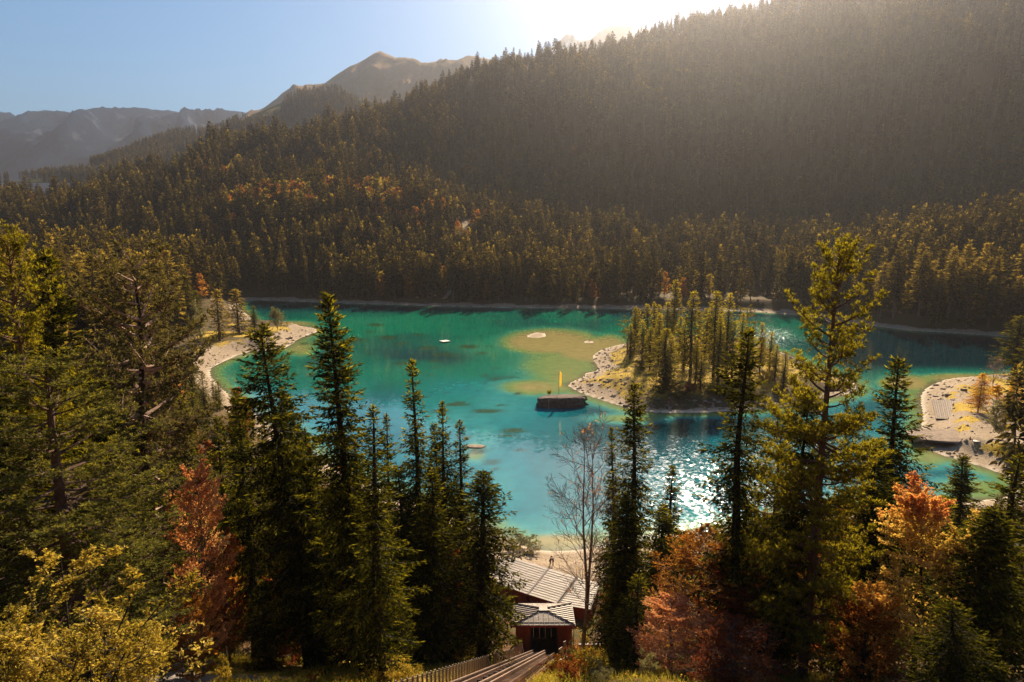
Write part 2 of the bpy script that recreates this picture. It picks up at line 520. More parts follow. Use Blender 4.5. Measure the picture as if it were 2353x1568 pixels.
def height(x, y, parts=False):
    x = np.asarray(x, float); y = np.asarray(y, float)
    far = rbf(x, y)
    nz = fbm(x / 38.0, y / 38.0, 4, 3) - 0.5
    pxa = CX + (F * CP) * x / np.maximum(y, 50.0)
    crest = np.interp(pxa, [-300, 300, 900, 1500, 2700], [1050, 1080, 1250, 1450, 1500])
    wv = np.clip((y - 800.0) / (crest - 800.0), 0, 1)
    wv = 4 * wv * (1 - wv)
    far = far + nz * (3 + 12 * sstep(560, 640, y) * (1 - sstep(700, 850, y)) + 26 * wv) + (fbm(x / 75.0 + y / 400.0, y / 330.0, 3, 44) - 0.5) * 80 * wv
    k = 3.0
    ns = near_slope(x, y) + (fbm(x / 4.0, y / 4.0, 3, 8) - 0.5) * 0.7
    low = np.where(y < 200, np.minimum(far, 5.5 + nz * 2 + 0 * x), far)
    low = low + (far - low) * sstep(120, 300, y) * 1.0
    # shelf that carries the lower station and the yard beside it
    shelf = 9.6 - sstep(85, 94, y) * 6.6 - sstep(94, 116, y) * 1.0
    low = np.where(y < 130, low + (np.maximum(shelf, low) - low) * (1 - sstep(112, 130, y)), low)
    tx_ = _ta[0] + (y - _ta[1]) * (_tb[0] - _ta[0]) / (_tb[1] - _ta[1])
    bed = (1 - sstep(1.8, 3.2, np.abs(x - tx_ - 0.3))) * (y < 79.5)
    ns = ns * (1 - bed) + (near_slope(x, y) - 0.95) * bed
    L = np.maximum(ns, low)
    L = np.where(np.abs(ns - low) < k, L + (k - np.abs(ns - low)) ** 2 / (4 * k) * 0.4, L)
    sd, isl, bar = water_sd(x, y)
    s = -sd                                             # metres onto land
    L = np.maximum(L, 0.5)
    onisle = isl > -2
    bank = 0.10 * s + 0.55 * np.maximum(0, s - 7)
    ib = 0.12 * s + 0.16 * np.maximum(0, s - 5)
    icap = 4.8 + nz * 2.0
    bank = np.where(onisle, np.minimum(ib, icap), bank)
    bank = np.where(bar > 0, 0.10 + 0.02 * bar, bank)
    rough = (fbm(x / 2.6, y / 2.6, 3, 5) - 0.5) * 0.7 * sstep(1.0, 5, s) * (1 - sstep(150, 900, y))
    land = np.where(onisle, bank, np.minimum(bank, L)) + rough * np.where(bar > 0, 0, 1)
    z = np.where(s > 0, land, -0.12 - 0.16 * np.minimum(-s, 30))
    far_out = sstep(1500, 2600, np.sqrt(x * x + y * y))
    z = z * (1 - far_out) + (-40) * far_out
    if parts:
        return z, s, isl, bar
    return z

def hz(x, y):
    return float(height(np.array([x]), np.array([y]))[0])

# ---------------------------------------------------------------- ground sheet
def axis(lo_f, hi_f, step, lo, hi, g=1.16, smax=400):
    a = list(np.arange(lo_f, hi_f + 1e-6, step))
    s = step
    x = a[-1]
    while x < hi:
        s = min(s * g, smax); x += s; a.append(x)
    s = step; x = a[0]; b = []
    while x > lo:
        s = min(s * g, smax); x -= s; b.append(x)
    return np.array(b[::-1] + a)

def axis2(segs):
    a = [segs[0][0]]
    for lo, hi, st in segs:
        x = lo
        while x < hi - 1e-6:
            x = x + st; a.append(x)
    return np.array(a)

xs = np.concatenate([-np.geomspace(6500, 1100, 12)[:-1], np.arange(-1100, -232, 14.0), np.arange(-232, 312, 1.9), np.arange(312, 1100, 14.0), np.geomspace(1100, 6500, 12)])
ys = np.concatenate([-np.geomspace(3000, 40, 12)[:-1], np.arange(-40, 30, 5.0), np.arange(30, 470, 1.7), np.arange(470, 620, 3.0), np.arange(620, 1700, 13.0), np.geomspace(1700, 8000, 12)])
GX, GY = np.meshgrid(xs, ys)
gx, gy = GX.ravel(), GY.ravel()
gz, gs, gi, gb = height(gx, gy, True)
nxg, nyg = len(xs), len(ys)
ii, jj = np.meshgrid(np.arange(nyg - 1), np.arange(nxg - 1), indexing='ij')
b0 = (ii * nxg + jj).ravel()
gq = np.stack([b0, b0 + 1, b0 + nxg + 1, b0 + nxg], 1)
n1 = fbm(gx / 9, gy / 9, 4, 21)
n2 = fbm(gx / 3, gy / 3, 3, 22)
ipx_, _ = to_px(gx, np.maximum(gy, 5.0), gz)
bw = np.where(ipx_ < 1440, 1.0, np.where((gy < 262), 0.42, 0.2))
beach = np.where(gi > -2, 1 - sstep(5 * bw, 11 * bw, gs + (n1 - .5) * 12 * bw), 1 - sstep(5, 11, gs + (n1 - .5) * 6))
gpx, gpy = to_px(gx, np.maximum(gy, 5.0), gz)
rightpen = (gpx > 2100) & (gpx < 2420) & (gpy > 860) & (gpy < 1100) & (gy > 120) & (gy < 330)
leftpen = (gpx > 450) & (gpx < 760) & (gpy > 740) & (gpy < 880) & (gy > 250) & (gy < 450)
beach = np.where(rightpen, 1 - sstep(22, 34, gs + (n1 - .5) * 30), beach)
beach = np.where(leftpen, 1 - sstep(10, 17, gs + (n1 - .5) * 16), beach)
yard = (gy > 82) & (gy < 130) & (np.abs(gx) < 60)
beach = np.where(yard, np.maximum(beach, (1 - sstep(16, 22, gs))), beach)
# gravel road showing between the trees of the low ridge, and the light gully above the far shore
beach = np.maximum(beach, np.exp(-(((gpx - 1066) / 9) ** 2 + ((gpy - 525) / 22) ** 2)) * (gy > 640) * (gy < 800) * 1.3)
beach = np.where((gpx > 950) & (gpx < 1120), np.maximum(beach, np.exp(-((gpx - (1008 + (704 - gpy) * 0.75)) / 5) ** 2) * (gpy > 640) * (gpy < 706) * (gy > 540) * (gy < 640) * 1.3), beach)
grass = np.where(gi > -2, sstep(4, 9, gs + (n1 - .5) * 12 - (gy < 262) * (ipx_ > 1440) * 7), 0.0) * sstep(0.34, 0.5, n2)
grass = np.where(rightpen, sstep(0.38, 0.52, n1) * sstep(5, 10, gs), grass)
beach = np.where(rightpen, beach * (1 - 0.8 * sstep(0.46, 0.56, n1) * sstep(6, 10, gs)), beach)
grass = np.where(leftpen, sstep(0.5, 0.65, n1) * sstep(5, 12, gs), grass)
path = np.zeros_like(gx)
lp = (gy > 30) & (gy < 60)
path = np.maximum(path, lp * (1 - sstep(0.6, 1.0, np.hypot((gx + 22) / 9.0, (gy - 42) / 3.2))))
path = np.maximum(path, (1 - sstep(3.2, 4.4, np.abs(gx + 8 - (gy - 95) * 0.25))) * (gy > 78) * (gy < 112))
path = np.maximum(path, (1 - sstep(1.0, 1.6, np.abs(gx - 20))) * (gy > 70) * (gy < 100))
grass = np.maximum(grass, (gy > 34) * (gy < 64) * (gx < 2) * (gx > -34) * sstep(0.2, 0.35, n1) * (1 - path))
far = sstep(560, 640, gy)
edge = (1 - sstep(0.2, 1.3, np.abs(gs - 0.5))) * (gy > 90) * (gy < 620)
gm = MB(); gm.add(np.stack([gx, gy, gz], 1), Q=gq)

m, nt, out = new_mat('forest_ground')
P = N(nt, "ShaderNodeBsdfPrincipled"); P.inputs["Roughness"].default_value = 0.95; P.inputs["Specular IOR Level"].default_value = 0.15
tc = N(nt, "ShaderNodeTexCoord"); ob = tc.outputs["Object"]
ab = N(nt, "ShaderNodeAttribute", attribute_name="beach").outputs["Fac"]
ag = N(nt, "ShaderNodeAttribute", attribute_name="grassy").outputs["Fac"]
ap = N(nt, "ShaderNodeAttribute", attribute_name="trail").outputs["Fac"]
na = noise_n(nt, 0.35, 6, 0.65, ob); nb_ = noise_n(nt, 2.2, 5, 0.7, ob); ncw = noise_n(nt, 14.0, 3, 0.7, ob)
litter = ramp(nt, nb_, [(0.3, (0.03, 0.018, 0.01)), (0.5, (0.1, 0.05, 0.022)), (0.75, (0.2, 0.1, 0.04))])
litter = mixc(nt, ramp(nt, na, [(0.42, (0,)), (0.6, (1,))]), litter, (0.07, 0.065, 0.02))
sand = ramp(nt, nb_, [(0.3, (0.17, 0.12, 0.08)), (0.5, (0.38, 0.29, 0.205)), (0.75, (0.56, 0.45, 0.33))])
sand = mixc(nt, ramp(nt, na, [(0.35, (0.6,)), (0.65, (0.0,))]), sand, (0.3, 0.22, 0.14))
gr = ramp(nt, nb_, [(0.3, (0.16, 0.11, 0.02)), (0.55, (0.5, 0.33, 0.04)), (0.8, (0.66, 0.46, 0.08))])
gravel = ramp(nt, ncw, [(0.3, (0.2, 0.17, 0.15)), (0.6, (0.36, 0.32, 0.29)), (0.8, (0.5, 0.45, 0.41))])
c = mixc(nt, ag, litter, gr)
wob = math_n(nt, 'ADD', ab, math_n(nt, 'MULTIPLY', math_n(nt, 'SUBTRACT', nb_, 0.5), 0.9))
c = mixc(nt, ramp(nt, wob, [(0.4, (0,)), (0.6, (1,))]), c, sand)
c = mixc(nt, ap, c, gravel)
ae = N(nt, "ShaderNodeAttribute", attribute_name="edge").outputs["Fac"]
c = mixc(nt, math_n(nt, 'MULTIPLY', ae, 0.7), c, (0.7, 0.6, 0.48))
nt.links.new(c, P.inputs["Base Color"])
bn = N(nt, "ShaderNodeBump"); bn.inputs["Strength"].default_value = 0.7; bn.inputs["Distance"].default_value = 0.35
nt.links.new(nb_, bn.inputs["Height"]); nt.links.new(bn.outputs[0], P.inputs["Normal"])
nt.links.new(P.outputs[0], out.inputs[0])
M['ground'] = m
g = gm.obj("ground", M['ground'], smooth=True, attr={"beach": beach, "grassy": grass, "trail": path, "edge": edge})
tag(g, kind="structure")

GZ = gz.reshape(nyg, nxg)
def hz(x, y):
    """ground height read back from the sheet itself"""
    i = int(np.clip(np.searchsorted(xs, x) - 1, 0, nxg - 2)); j = int(np.clip(np.searchsorted(ys, y) - 1, 0, nyg - 2))
    u = (x - xs[i]) / (xs[i + 1] - xs[i]); v = (y - ys[j]) / (ys[j + 1] - ys[j])
    return float((GZ[j, i] * (1 - u) + GZ[j, i + 1] * u) * (1 - v) + (GZ[j + 1, i] * (1 - u) + GZ[j + 1, i + 1] * u) * v)

# ---------------------------------------------------------------- lake
lx = np.concatenate([np.arange(-240, 330, 2.2)]); ly = np.arange(100, 590, 2.2)
WX, WY = np.meshgrid(lx, ly); wx, wy = WX.ravel(), WY.ravel()
wsd, wi, wb = water_sd(wx, wy)
keep = wsd > -6
wpx, wpy = to_px(wx, wy, 0.0)
def blob(cx, cy, rx, ry, p=2.0):
    return np.exp(-((((wpx - cx) / rx) ** 2 + ((wpy - cy) / ry) ** 2) ** p))
wn1 = fbm(wx / 22, wy / 22, 4, 31); wn2 = fbm(wx / 7, wy / 10, 4, 32)
width_s = 5 + 7 * wn1
shal = np.exp(-np.maximum(wsd, 0) / width_s * 1.3)
# isles' shelf: the whole strip between the shoals and the island is shallow
sh = np.maximum.reduce([blob(1265, 786, 125, 34, 1.6) * 1.0, blob(1360, 805, 110, 36, 1.4) * 1.0, blob(1300, 840, 150, 70, 1.2) * 0.64, blob(1240, 890, 115, 24, 1.2) * 0.78,
                        blob(1300, 868, 80, 22, 1.2) * 0.7, blob(1400, 805, 55, 40) * 0.9, blob(1092, 1040, 26, 28, 1) * 0.75, blob(1110, 1010, 55, 60, 1) * 0.35,
                        blob(2080, 880, 70, 22, 1.5) * 0.95, blob(2200, 868, 110, 12, 1.4) * 0.8, blob(2140, 1050, 80, 30, 1) * 0.7, blob(690, 800, 50, 25, 1.2) * 0.7, blob(670, 745, 70, 9, 1.2) * 0.8,
                        blob(1290, 1245, 120, 22, 1.2) * 0.95, blob(2230, 1120, 120, 30, 1.2) * 0.6, blob(1450, 962, 120, 16, 1.2) * 0.6])
shoal = np.clip(np.maximum(shal * 1.0, sh * (0.92 + 0.2 * wn2)) , 0, 1)
# pigment: emerald far out, turquoise close by; dark shore reflections painted in
far_t = 1 - sstep(820, 960, wpy + (wn1 - .5) * 90)
deep = np.array([0.004, 0.085, 0.105]); emer = np.array([0.0, 0.36, 0.19]); turq = np.array([0.02, 0.37, 0.43]); pale = np.array([0.12, 0.58, 0.54])
mid = emer[None] * far_t[:, None] + turq[None] * (1 - far_t)[:, None]
deepm = np.array([0.003, 0.13, 0.13])[None] * far_t[:, None] + np.array([0.012, 0.15, 0.2])[None] * (1 - far_t)[:, None]
patch = sstep(0.38, 0.62, fbm(wx / 45, wy / 60, 3, 35))
light = np.maximum.reduce([blob(1050, 960, 200, 45, 1), blob(830, 740, 160, 22, 1), blob(1240, 1210, 110, 40, 1), blob(1150, 1120, 70, 90, 1), blob(1100, 800, 120, 40, 1), blob(1150, 930, 120, 60, 1)])
refl_deep = sstep(0, 1, blob(1580, 970, 140, 40, 1)) * 0.7 + blob(1000, 820, 180, 22, 1) * 0.6 + (1 - sstep(704, np.where(wpx > 1400, 748, 722), wpy)) * 0.95 + sstep(1820, 1980, wpx) * (1 - sstep(825, 862, wpy)) * 1.4 + blob(1460, 1020, 230, 90, 1) * 0.62  # dark reflections of the far wood painted into the water colour, plus deep zones
k_mid = np.clip(0.25 + 0.5 * patch + 0.6 * light - refl_deep, 0, 1)[:, None]
base = deepm * (1 - k_mid) + mid * k_mid
palem = (np.array([0.05, 0.42, 0.25])[None] * far_t[:, None] + pale[None] * (1 - far_t)[:, None])
kp = sstep(0.12, 0.45, np.maximum(shoal, light * 0.28))[:, None]
base = base * (1 - kp) + palem * kp
green = np.array([0.36, 0.52, 0.16])
kg = sstep(0.34, 0.6, shoal)[:, None]
base = base * (1 - kg) + green * kg
dk_ = np.clip(refl_deep - 0.35, 0, 1)[:, None] * (1 - kp)
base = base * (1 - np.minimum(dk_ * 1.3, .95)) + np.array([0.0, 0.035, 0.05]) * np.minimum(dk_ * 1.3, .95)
kt = sstep(0.66, 0.92, shoal)[:, None]
base = base * (1 - kt) + np.array([0.36, 0.29, 0.15]) * kt
kt = sstep(0.5, 0.92, np.clip(sh * (0.92 + 0.2 * wn2), 0, 1))[:, None]
base = base * (1 - kt) + np.array([0.8, 0.56, 0.2]) * kt
base = base * np.array([0.38, 0.46, 0.49])
# dark weed and boulders lying on the bed
weed = np.zeros_like(wx)
rr = np.random.default_rng(5)
for cx_, cy_, rx, ry in [(862, 747, 18, 3), (815, 781, 26, 4.5), (893, 776, 20, 4), (1075, 797, 22, 4), (985, 800, 20, 3), (850, 763, 12, 2), (1020, 815, 30, 3), (920, 790, 14, 2.5), (960, 770, 16, 2), (1100, 1035, 20, 8),
                        (1068, 1005, 14, 4), (1130, 1062, 18, 5), (1050, 930, 30, 3), (1120, 945, 34, 5), (1180, 990, 26, 5), (1010, 945, 22, 3), (930, 835, 26, 3), (1190, 905, 12, 2), (1165, 1000, 20, 3), (700, 790, 12, 2.5)] + \
        [(rr.uniform(750, 1200), rr.uniform(730, 1150), rr.uniform(6, 16), rr.uniform(1.2, 3)) for _ in range(40)]:
    weed = np.maximum(weed, blob(cx_ + 0 * wx, cy_, rx, ry, 1.6) * (0.5 + 0.7 * wn2))
wk = np.clip(weed * 1.5, 0, 0.92)[:, None]
base = base * (1 - wk) + np.array([0.025, 0.06, 0.025]) * wk
# wind ruffled water
ruf = np.maximum.reduce([blob(1620, 1130, 190, 110, 1), blob(1770, 775, 90, 30, 1) * 2.1, blob(1850, 1130, 240, 130, 1), blob(1960, 780, 90, 35, 1) * 0.4, 0.07 + 0 * wx])
nyl, nxl = WX.shape
ii, jj = np.meshgrid(np.arange(nyl - 1), np.arange(nxl - 1), indexing='ij')
b0 = (ii * nxl + jj).ravel()
lq = np.stack([b0, b0 + 1, b0 + nxl + 1, b0 + nxl], 1)
lq = lq[keep[lq].any(1)]
used = np.zeros(len(wx), bool); used[lq.ravel()] = True
remap = np.cumsum(used) - 1
lm = MB(); lm.add(np.stack([wx, wy, 0 * wx], 1)[used], Q=remap[lq])

m, nt, out = new_mat('lake_water')
P = N(nt, "ShaderNodeBsdfPrincipled")
tc = N(nt, "ShaderNodeTexCoord"); ob = tc.outputs["Object"]
col = N(nt, "ShaderNodeAttribute", attribute_name="bed").outputs["Color"]  # bed and water colour, painted reflections included
nf = noise_n(nt, 0.25, 5, 0.65, ob)
f = ramp(nt, nf, [(0.3, (0.82,)), (0.7, (1.12,))])
col = mixc(nt, 1.0, col, f, 'MULTIPLY')
nt.links.new(col, P.inputs["Base Color"])
P.inputs["IOR"].default_value = 1.33
P.inputs["Roughness"].default_value = 0.035
ar = N(nt, "ShaderNodeAttribute", attribute_name="ruffle").outputs["Fac"]
n_a = noise_n(nt, 1.0, 2, 0.6, ob, col=True)
n_b = noise_n(nt, 0.35, 2, 0.5, ob, col=True)
def centred(sock, k):
    v = N(nt, "ShaderNodeVectorMath", operation='SUBTRACT'); v.inputs[1].default_value = (0.5, 0.5, 0.5)
    nt.links.new(sock, v.inputs[0])
    s = N(nt, "ShaderNodeVectorMath", operation='SCALE')
    nt.links.new(v.outputs[0], s.inputs[0])
    if isinstance(k, float): s.inputs["Scale"].default_value = k
    else: nt.links.new(k, s.inputs["Scale"])
    return s.outputs[0]
amp = math_n(nt, 'MULTIPLY', ar, 0.72)
va = centred(n_a, amp); vb = centred(n_b, 0.012)
ad = N(nt, "ShaderNodeVectorMath", operation='ADD'); nt.links.new(va, ad.inputs[0]); nt.links.new(vb, ad.inputs[1])
mu = N(nt, "ShaderNodeVectorMath", operation='MULTIPLY'); mu.inputs[1].default_value = (1, 1, 0); nt.links.new(ad.outputs[0], mu.inputs[0])
a2 = N(nt, "ShaderNodeVectorMath", operation='ADD'); a2.inputs[1].default_value = (0, 0, 1); nt.links.new(mu.outputs[0], a2.inputs[0])
no = N(nt, "ShaderNodeVectorMath", operation='NORMALIZE'); nt.links.new(a2.outputs[0], no.inputs[0])
nt.links.new(no.outputs[0], P.inputs["Normal"])
nt.links.new(P.outputs[0], out.inputs[0])
M['water'] = m
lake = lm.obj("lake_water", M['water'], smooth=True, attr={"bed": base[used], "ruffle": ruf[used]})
tag(lake, kind="structure")

# ---------------------------------------------------------------- mountains behind
def mountain(name, prof, Y, depth, basepy, mat, n=420, rows=46, spur=0.16, seed=0, gul=90.0, jag=0.0, label=None):
    prof = np.array(prof, float)
    px = np.linspace(prof[0, 0], prof[-1, 0], n)
    py = np.interp(px, prof[:, 0], prof[:, 1])
    rg = np.array([at_y(a, b, Y) for a, b in zip(px, py)])
    X = rg[:, 0]; zr = rg[:, 2]
    zr = zr + (fbm(X / (gul * 0.35), X * 0 + seed, 4, seed) - 0.5) * jag
    zb = np.array([at_y(a, basepy, Y - depth)[2] for a in px])
    S = np.linspace(0, 1, rows) ** 0.9
    V = []
    for s in S:
        yy = Y - depth * s
        w = fbm(X / (gul * 3), yy / (gul * 3) + 0 * X, 3, seed + 3)
        base = zr * (1 - s) + zb * s
        a = X / gul + w * 3.0
        rdg = 1 - np.abs(2 * vnoise(a + s * 1.2, 0 * a + 3.3, seed + 9) - 1)
        rdg2 = 1 - np.abs(2 * vnoise(a * 2.7 + s * 2.2, s * 2.5 + 0 * a, seed + 11) - 1)
        amp = (zr - zb) * spur * math.sin(math.pi * min(1, s * 1.15 + 0.0)) 
        z = base + (rdg - 0.55) * amp + (rdg2 - 0.5) * amp * 0.4 + (fbm(X / 25, yy / 25 + 0 * X, 3, seed + 5) - .5) * amp * 0.12
        V.append(np.stack([X + (w - .5) * gul * s, yy + 0 * X, z], 1))
    back = []
    for k, s in enumerate((0.25, 0.6, 1.0)):
        back.append(np.stack([X, Y + depth * s + 0 * X, zr * (1 - s) + (zb - 100) * s], 1))
    V = np.array(back[::-1] + V)
    R, Cn = V.shape[:2]
    i, j = np.meshgrid(np.arange(R - 1), np.arange(Cn - 1), indexing='ij')
    b = (i * Cn + j).ravel()
    mb = MB(); mb.add(V.reshape(-1, 3), Q=np.stack([b, b + Cn, b + Cn + 1, b + 1], 1))
    o = mb.obj(name, mat, smooth=True)
    tag(o, kind="structure")
    return V

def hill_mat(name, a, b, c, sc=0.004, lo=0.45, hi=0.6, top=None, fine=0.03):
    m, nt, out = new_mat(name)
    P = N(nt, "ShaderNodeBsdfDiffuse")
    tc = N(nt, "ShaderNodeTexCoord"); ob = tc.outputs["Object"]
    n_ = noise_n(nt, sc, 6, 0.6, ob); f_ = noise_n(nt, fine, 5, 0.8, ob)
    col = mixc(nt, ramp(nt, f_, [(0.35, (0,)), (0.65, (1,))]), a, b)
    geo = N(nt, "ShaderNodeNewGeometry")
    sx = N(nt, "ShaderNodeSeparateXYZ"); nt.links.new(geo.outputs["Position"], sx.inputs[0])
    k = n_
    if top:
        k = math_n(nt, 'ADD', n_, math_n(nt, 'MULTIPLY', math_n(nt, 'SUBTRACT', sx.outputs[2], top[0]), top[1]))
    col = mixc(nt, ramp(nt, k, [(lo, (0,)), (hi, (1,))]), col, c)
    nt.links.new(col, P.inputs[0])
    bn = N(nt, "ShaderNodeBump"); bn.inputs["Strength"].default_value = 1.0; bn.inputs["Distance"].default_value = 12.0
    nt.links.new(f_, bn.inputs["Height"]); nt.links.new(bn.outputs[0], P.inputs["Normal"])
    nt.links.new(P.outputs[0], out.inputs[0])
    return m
M['hill_haze_blue'] = hill_mat('haze_blue_wooded_ridge', (0.008, 0.022, 0.05), (0.02, 0.042, 0.085), (0.10, 0.11, 0.15), sc=0.0035, lo=0.60, hi=0.64)  # blue of the distant haze mixed into the ridge colour
M['hill_tan'] = hill_mat('grassy_mountain', (0.16, 0.11, 0.06), (0.25, 0.18, 0.1), (0.3, 0.2, 0.13), sc=0.003)
M['hill_snow'] = hill_mat('snowy_peak', (0.2, 0.17, 0.15), (0.3, 0.27, 0.25), (0.8, 0.8, 0.82), sc=0.002, lo=0.5, hi=0.55)
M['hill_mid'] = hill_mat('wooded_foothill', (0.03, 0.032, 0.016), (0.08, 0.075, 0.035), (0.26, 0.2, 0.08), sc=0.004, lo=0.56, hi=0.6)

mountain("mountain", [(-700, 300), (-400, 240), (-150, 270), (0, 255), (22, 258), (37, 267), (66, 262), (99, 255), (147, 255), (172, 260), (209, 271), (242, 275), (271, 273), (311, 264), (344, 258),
    (374, 255), (399, 258), (432, 264), (495, 264), (531, 267), (568, 260), (640, 262), (760, 300)], 5200, 1900, 470, M['hill_haze_blue'], spur=0.46, seed=4, gul=330, jag=40)
mountain("mountain", [(480, 380), (560, 300), (600, 262), (638, 227), (660, 212), (703, 192), (747, 190), (770, 178), (802, 154), (850, 128), (873, 119), (890, 126), (908, 135), (926, 132), (948, 133), (967, 145), (985, 145),
    (1003, 141), (1013, 135), (1022, 140), (1047, 141), (1066, 134), (1077, 130), (1100, 130), (1128, 138), (1157, 141), (1181, 127), (1205, 134), (1252, 132), (1400, 150), (1700, 160)], 3300, 900, 455, M['hill_tan'], spur=0.34, seed=14, gul=190, jag=22)
mountain("mountain", [(1150, 170), (1230, 128), (1275, 106), (1295, 86), (1306, 79), (1318, 90), (1333, 97), (1355, 93), (1377, 71), (1399, 60), (1410, 57), (1420, 60), (1443, 48), (1465, 62), (1498, 73), (1560, 100), (1750, 150)],
    4700, 1100, 240, M['hill_snow'], spur=0.34, seed=24, gul=200, jag=30)
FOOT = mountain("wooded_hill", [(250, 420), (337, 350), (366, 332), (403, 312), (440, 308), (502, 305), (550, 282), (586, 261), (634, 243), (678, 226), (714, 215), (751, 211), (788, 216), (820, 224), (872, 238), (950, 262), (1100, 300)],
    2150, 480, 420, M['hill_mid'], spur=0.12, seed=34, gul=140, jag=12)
# ---------------------------------------------------------------- tree builders
def rgrid(counts):
    """repeat index and running index inside each repeat"""
    counts = np.asarray(counts, int)
    idx = np.repeat(np.arange(len(counts)), counts)
    st = np.cumsum(counts) - counts
    return idx, np.arange(counts.sum()) - st[idx]

def spruce_mesh(seed, H=30.0, R=3.2, zb=0.1, step=0.38, nb=5, tw=0.15, sl=0.34, sw=0.10, per=4, hang=0.5, gap=0.12, wood=3, profile=0.75, lean=0.0, tuft=1, trunk_n=8, bare=0.0):
    """returns (trunk with limbs, crown) builders"""
    r = np.random.default_rng(seed)
    tr, cr = MB(), MB()
    zz = np.linspace(0, H, 14)
    wob = np.stack([0.012 * H * (vnoise(zz / H * 3, 0 * zz, seed) - .5), 0.012 * H * (vnoise(zz / H * 3, 0 * zz + 5, seed) - .5)], 1)
    wob -= wob[0]
    P = np.stack([wob[:, 0] + lean * (zz / H) ** 2 * H, wob[:, 1], zz], 1)
    tube(tr, P, 0.011 * H * (1 - zz / H) ** 0.8 + 0.012, n=trunk_n)
    zs = []
    z = zb * H
    while z < H * 0.985:
        zs.append(z); z += step * (0.6 + 0.8 * r.random()) * (0.55 + 0.45 * (1 - z / H))
    zs = np.array(zs)
    u = (H - zs) / (H * (1 - zb))
    # uneven outline: sectors that bulge or are missing
    cnt = r.integers(max(2, nb - 1), nb + 2, len(zs))
    bi, bk = rgrid(cnt)
    bz = zs[bi] + r.normal(0, step * 0.25, len(bi))
    bz = np.minimum(bz, H * 0.985)
    bu = np.clip((H - bz) / (H * (1 - zb)), 0, 1)
    az = r.uniform(0, 6.283, len(zs))[bi] + bk * 6.283 / cnt[bi] + r.normal(0, 0.3, len(bi))
    prof = (bu ** profile) * (1 - 0.35 * np.clip((bu - 0.75) / 0.25, 0, 1))
    lump = 0.5 + 0.95 * fbm(az / 6.283 * 4 + 10, bz / 2.2, 3, seed + 50)
    L = R * prof * lump * r.uniform(0.62, 1.2, len(bi)) + 0.12
    if gap: L = L * np.where(r.random(len(bi)) < gap, r.uniform(0.3, 0.6, len(bi)), 1)
    elev = np.interp(bu, [0, 0.08, 0.3, 0.7, 1.0], [1.15, 0.75, 0.2, -0.12, -0.35]) + r.normal(0, 0.12, len(bi))
    bx = np.interp(bz, zz, P[:, 0]); by = np.interp(bz, zz, P[:, 1])
    base = np.stack([bx, by, bz], 1)
    hd = np.stack([np.cos(az), np.sin(az), 0 * az], 1)
    droop = np.interp(bu, [0, 0.3, 1], [0.0, 0.18, 0.32]); upt = np.interp(bu, [0, 0.3, 1], [0.0, 0.10, 0.22])
    def pos(i, t):
        rr_ = L[i] * t
        zoff = L[i] * (np.sin(elev[i]) * t - droop[i] * t ** 1.5 * 1.2 + upt[i] * t ** 3 * 1.3)
        return base[i] + hd[i] * (rr_ * np.cos(elev[i]))[:, None] + np.array([0, 0, 1.0]) * zoff[:, None]
    nbz = len(bi)
    allb = np.arange(nbz)
    if wood:
        ts = np.linspace(0, 0.92, wood + 1)
        for k in range(wood):
            r0 = (0.008 + 0.013 * L) * (1 - ts[k]); r1 = (0.008 + 0.013 * L) * (1 - ts[k + 1])
            prisms(tr, pos(allb, np.full(nbz, ts[k])), pos(allb, np.full(nbz, ts[k + 1])), r0, r1, 3)
    ln = np.clip((L * (1 - bare)) / tw, 2, 60).astype(int)
    ti, tk = rgrid(ln * 2)
    t = bare + (1 - bare) * ((tk // 2) + r.random(len(ti))) / ln[ti]
    t = np.clip(t, 0.04, 1)
    side = np.where(tk % 2 == 0, 1.0, -1.0)
    p0 = pos(ti, t); tn = norm(pos(ti, np.minimum(t + 0.05, 1.05)) - pos(ti, t - 0.02))
    perp = norm(np.cross(tn, np.array([[0, 0, 1.0]])))
    tl = np.clip(0.36 * L[ti] * (1.12 - t), 0.10, 0.95) * r.uniform(0.55, 1.15, len(ti))
    hg = hang * np.interp(bu[ti], [0, 0.15, 0.5], [0.0, 0.3, 1.0])
    td = norm(tn * r.uniform(0.35, 0.8, (len(ti), 1)) + perp * side[:, None] * r.uniform(0.5, 1.0, (len(ti), 1)) + np.array([0, 0, -1.0]) * (hg * r.uniform(0.1, 1.3, len(ti)))[:, None])
    k = np.clip((tl / (sl * 0.55)).astype(int) + 1, 1, per)
    si, sk = rgrid(k)
    s = (sk + r.random(len(si)) * 0.7) / k[si]
    q = p0[si] + td[si] * (tl[si] * s)[:, None] + np.array([0, 0, -1.0]) * (hg[si] * tl[si] * s ** 2 * 0.5)[:, None]
    dd = td[si] + r.normal(0, 0.38, (len(si), 3)) + np.array([0, 0, -1.0]) * (hg[si] * 0.35)[:, None]
    tint = np.clip(0.02 + 0.85 * s * t[ti][si] ** 1.3 + r.normal(0, 0.15, len(si)), 0, 1)  # dark inside, bright outward: shade and lit tips put into the tint
    shrink = np.interp(bu[ti][si], [0, 0.06, 0.4], [0.35, 0.5, 1.0]) if sl > 0.5 else 1.0
    leaves(cr, q, dd, sl * shrink * r.uniform(0.6, 1.25, len(si)), sw * shrink * r.uniform(0.6, 1.4, len(si)), tint=tint)
    # tips of the limbs and the leader
    kt = np.full(nbz, tuft * 3)
    ei, ek = rgrid(kt)
    et = np.clip(1 - ek * 0.09 - r.random(len(ei)) * 0.05, 0.2, 1)
    leaves(cr, pos(ei, et - 0.03), norm(pos(ei, et) - pos(ei, et - 0.08)) + r.normal(0, 0.25, (len(ei), 3)), sl * r.uniform(0.8, 1.3, len(ei)), sw, tint=np.clip(r.normal(0.8, 0.15, len(ei)), 0, 1))
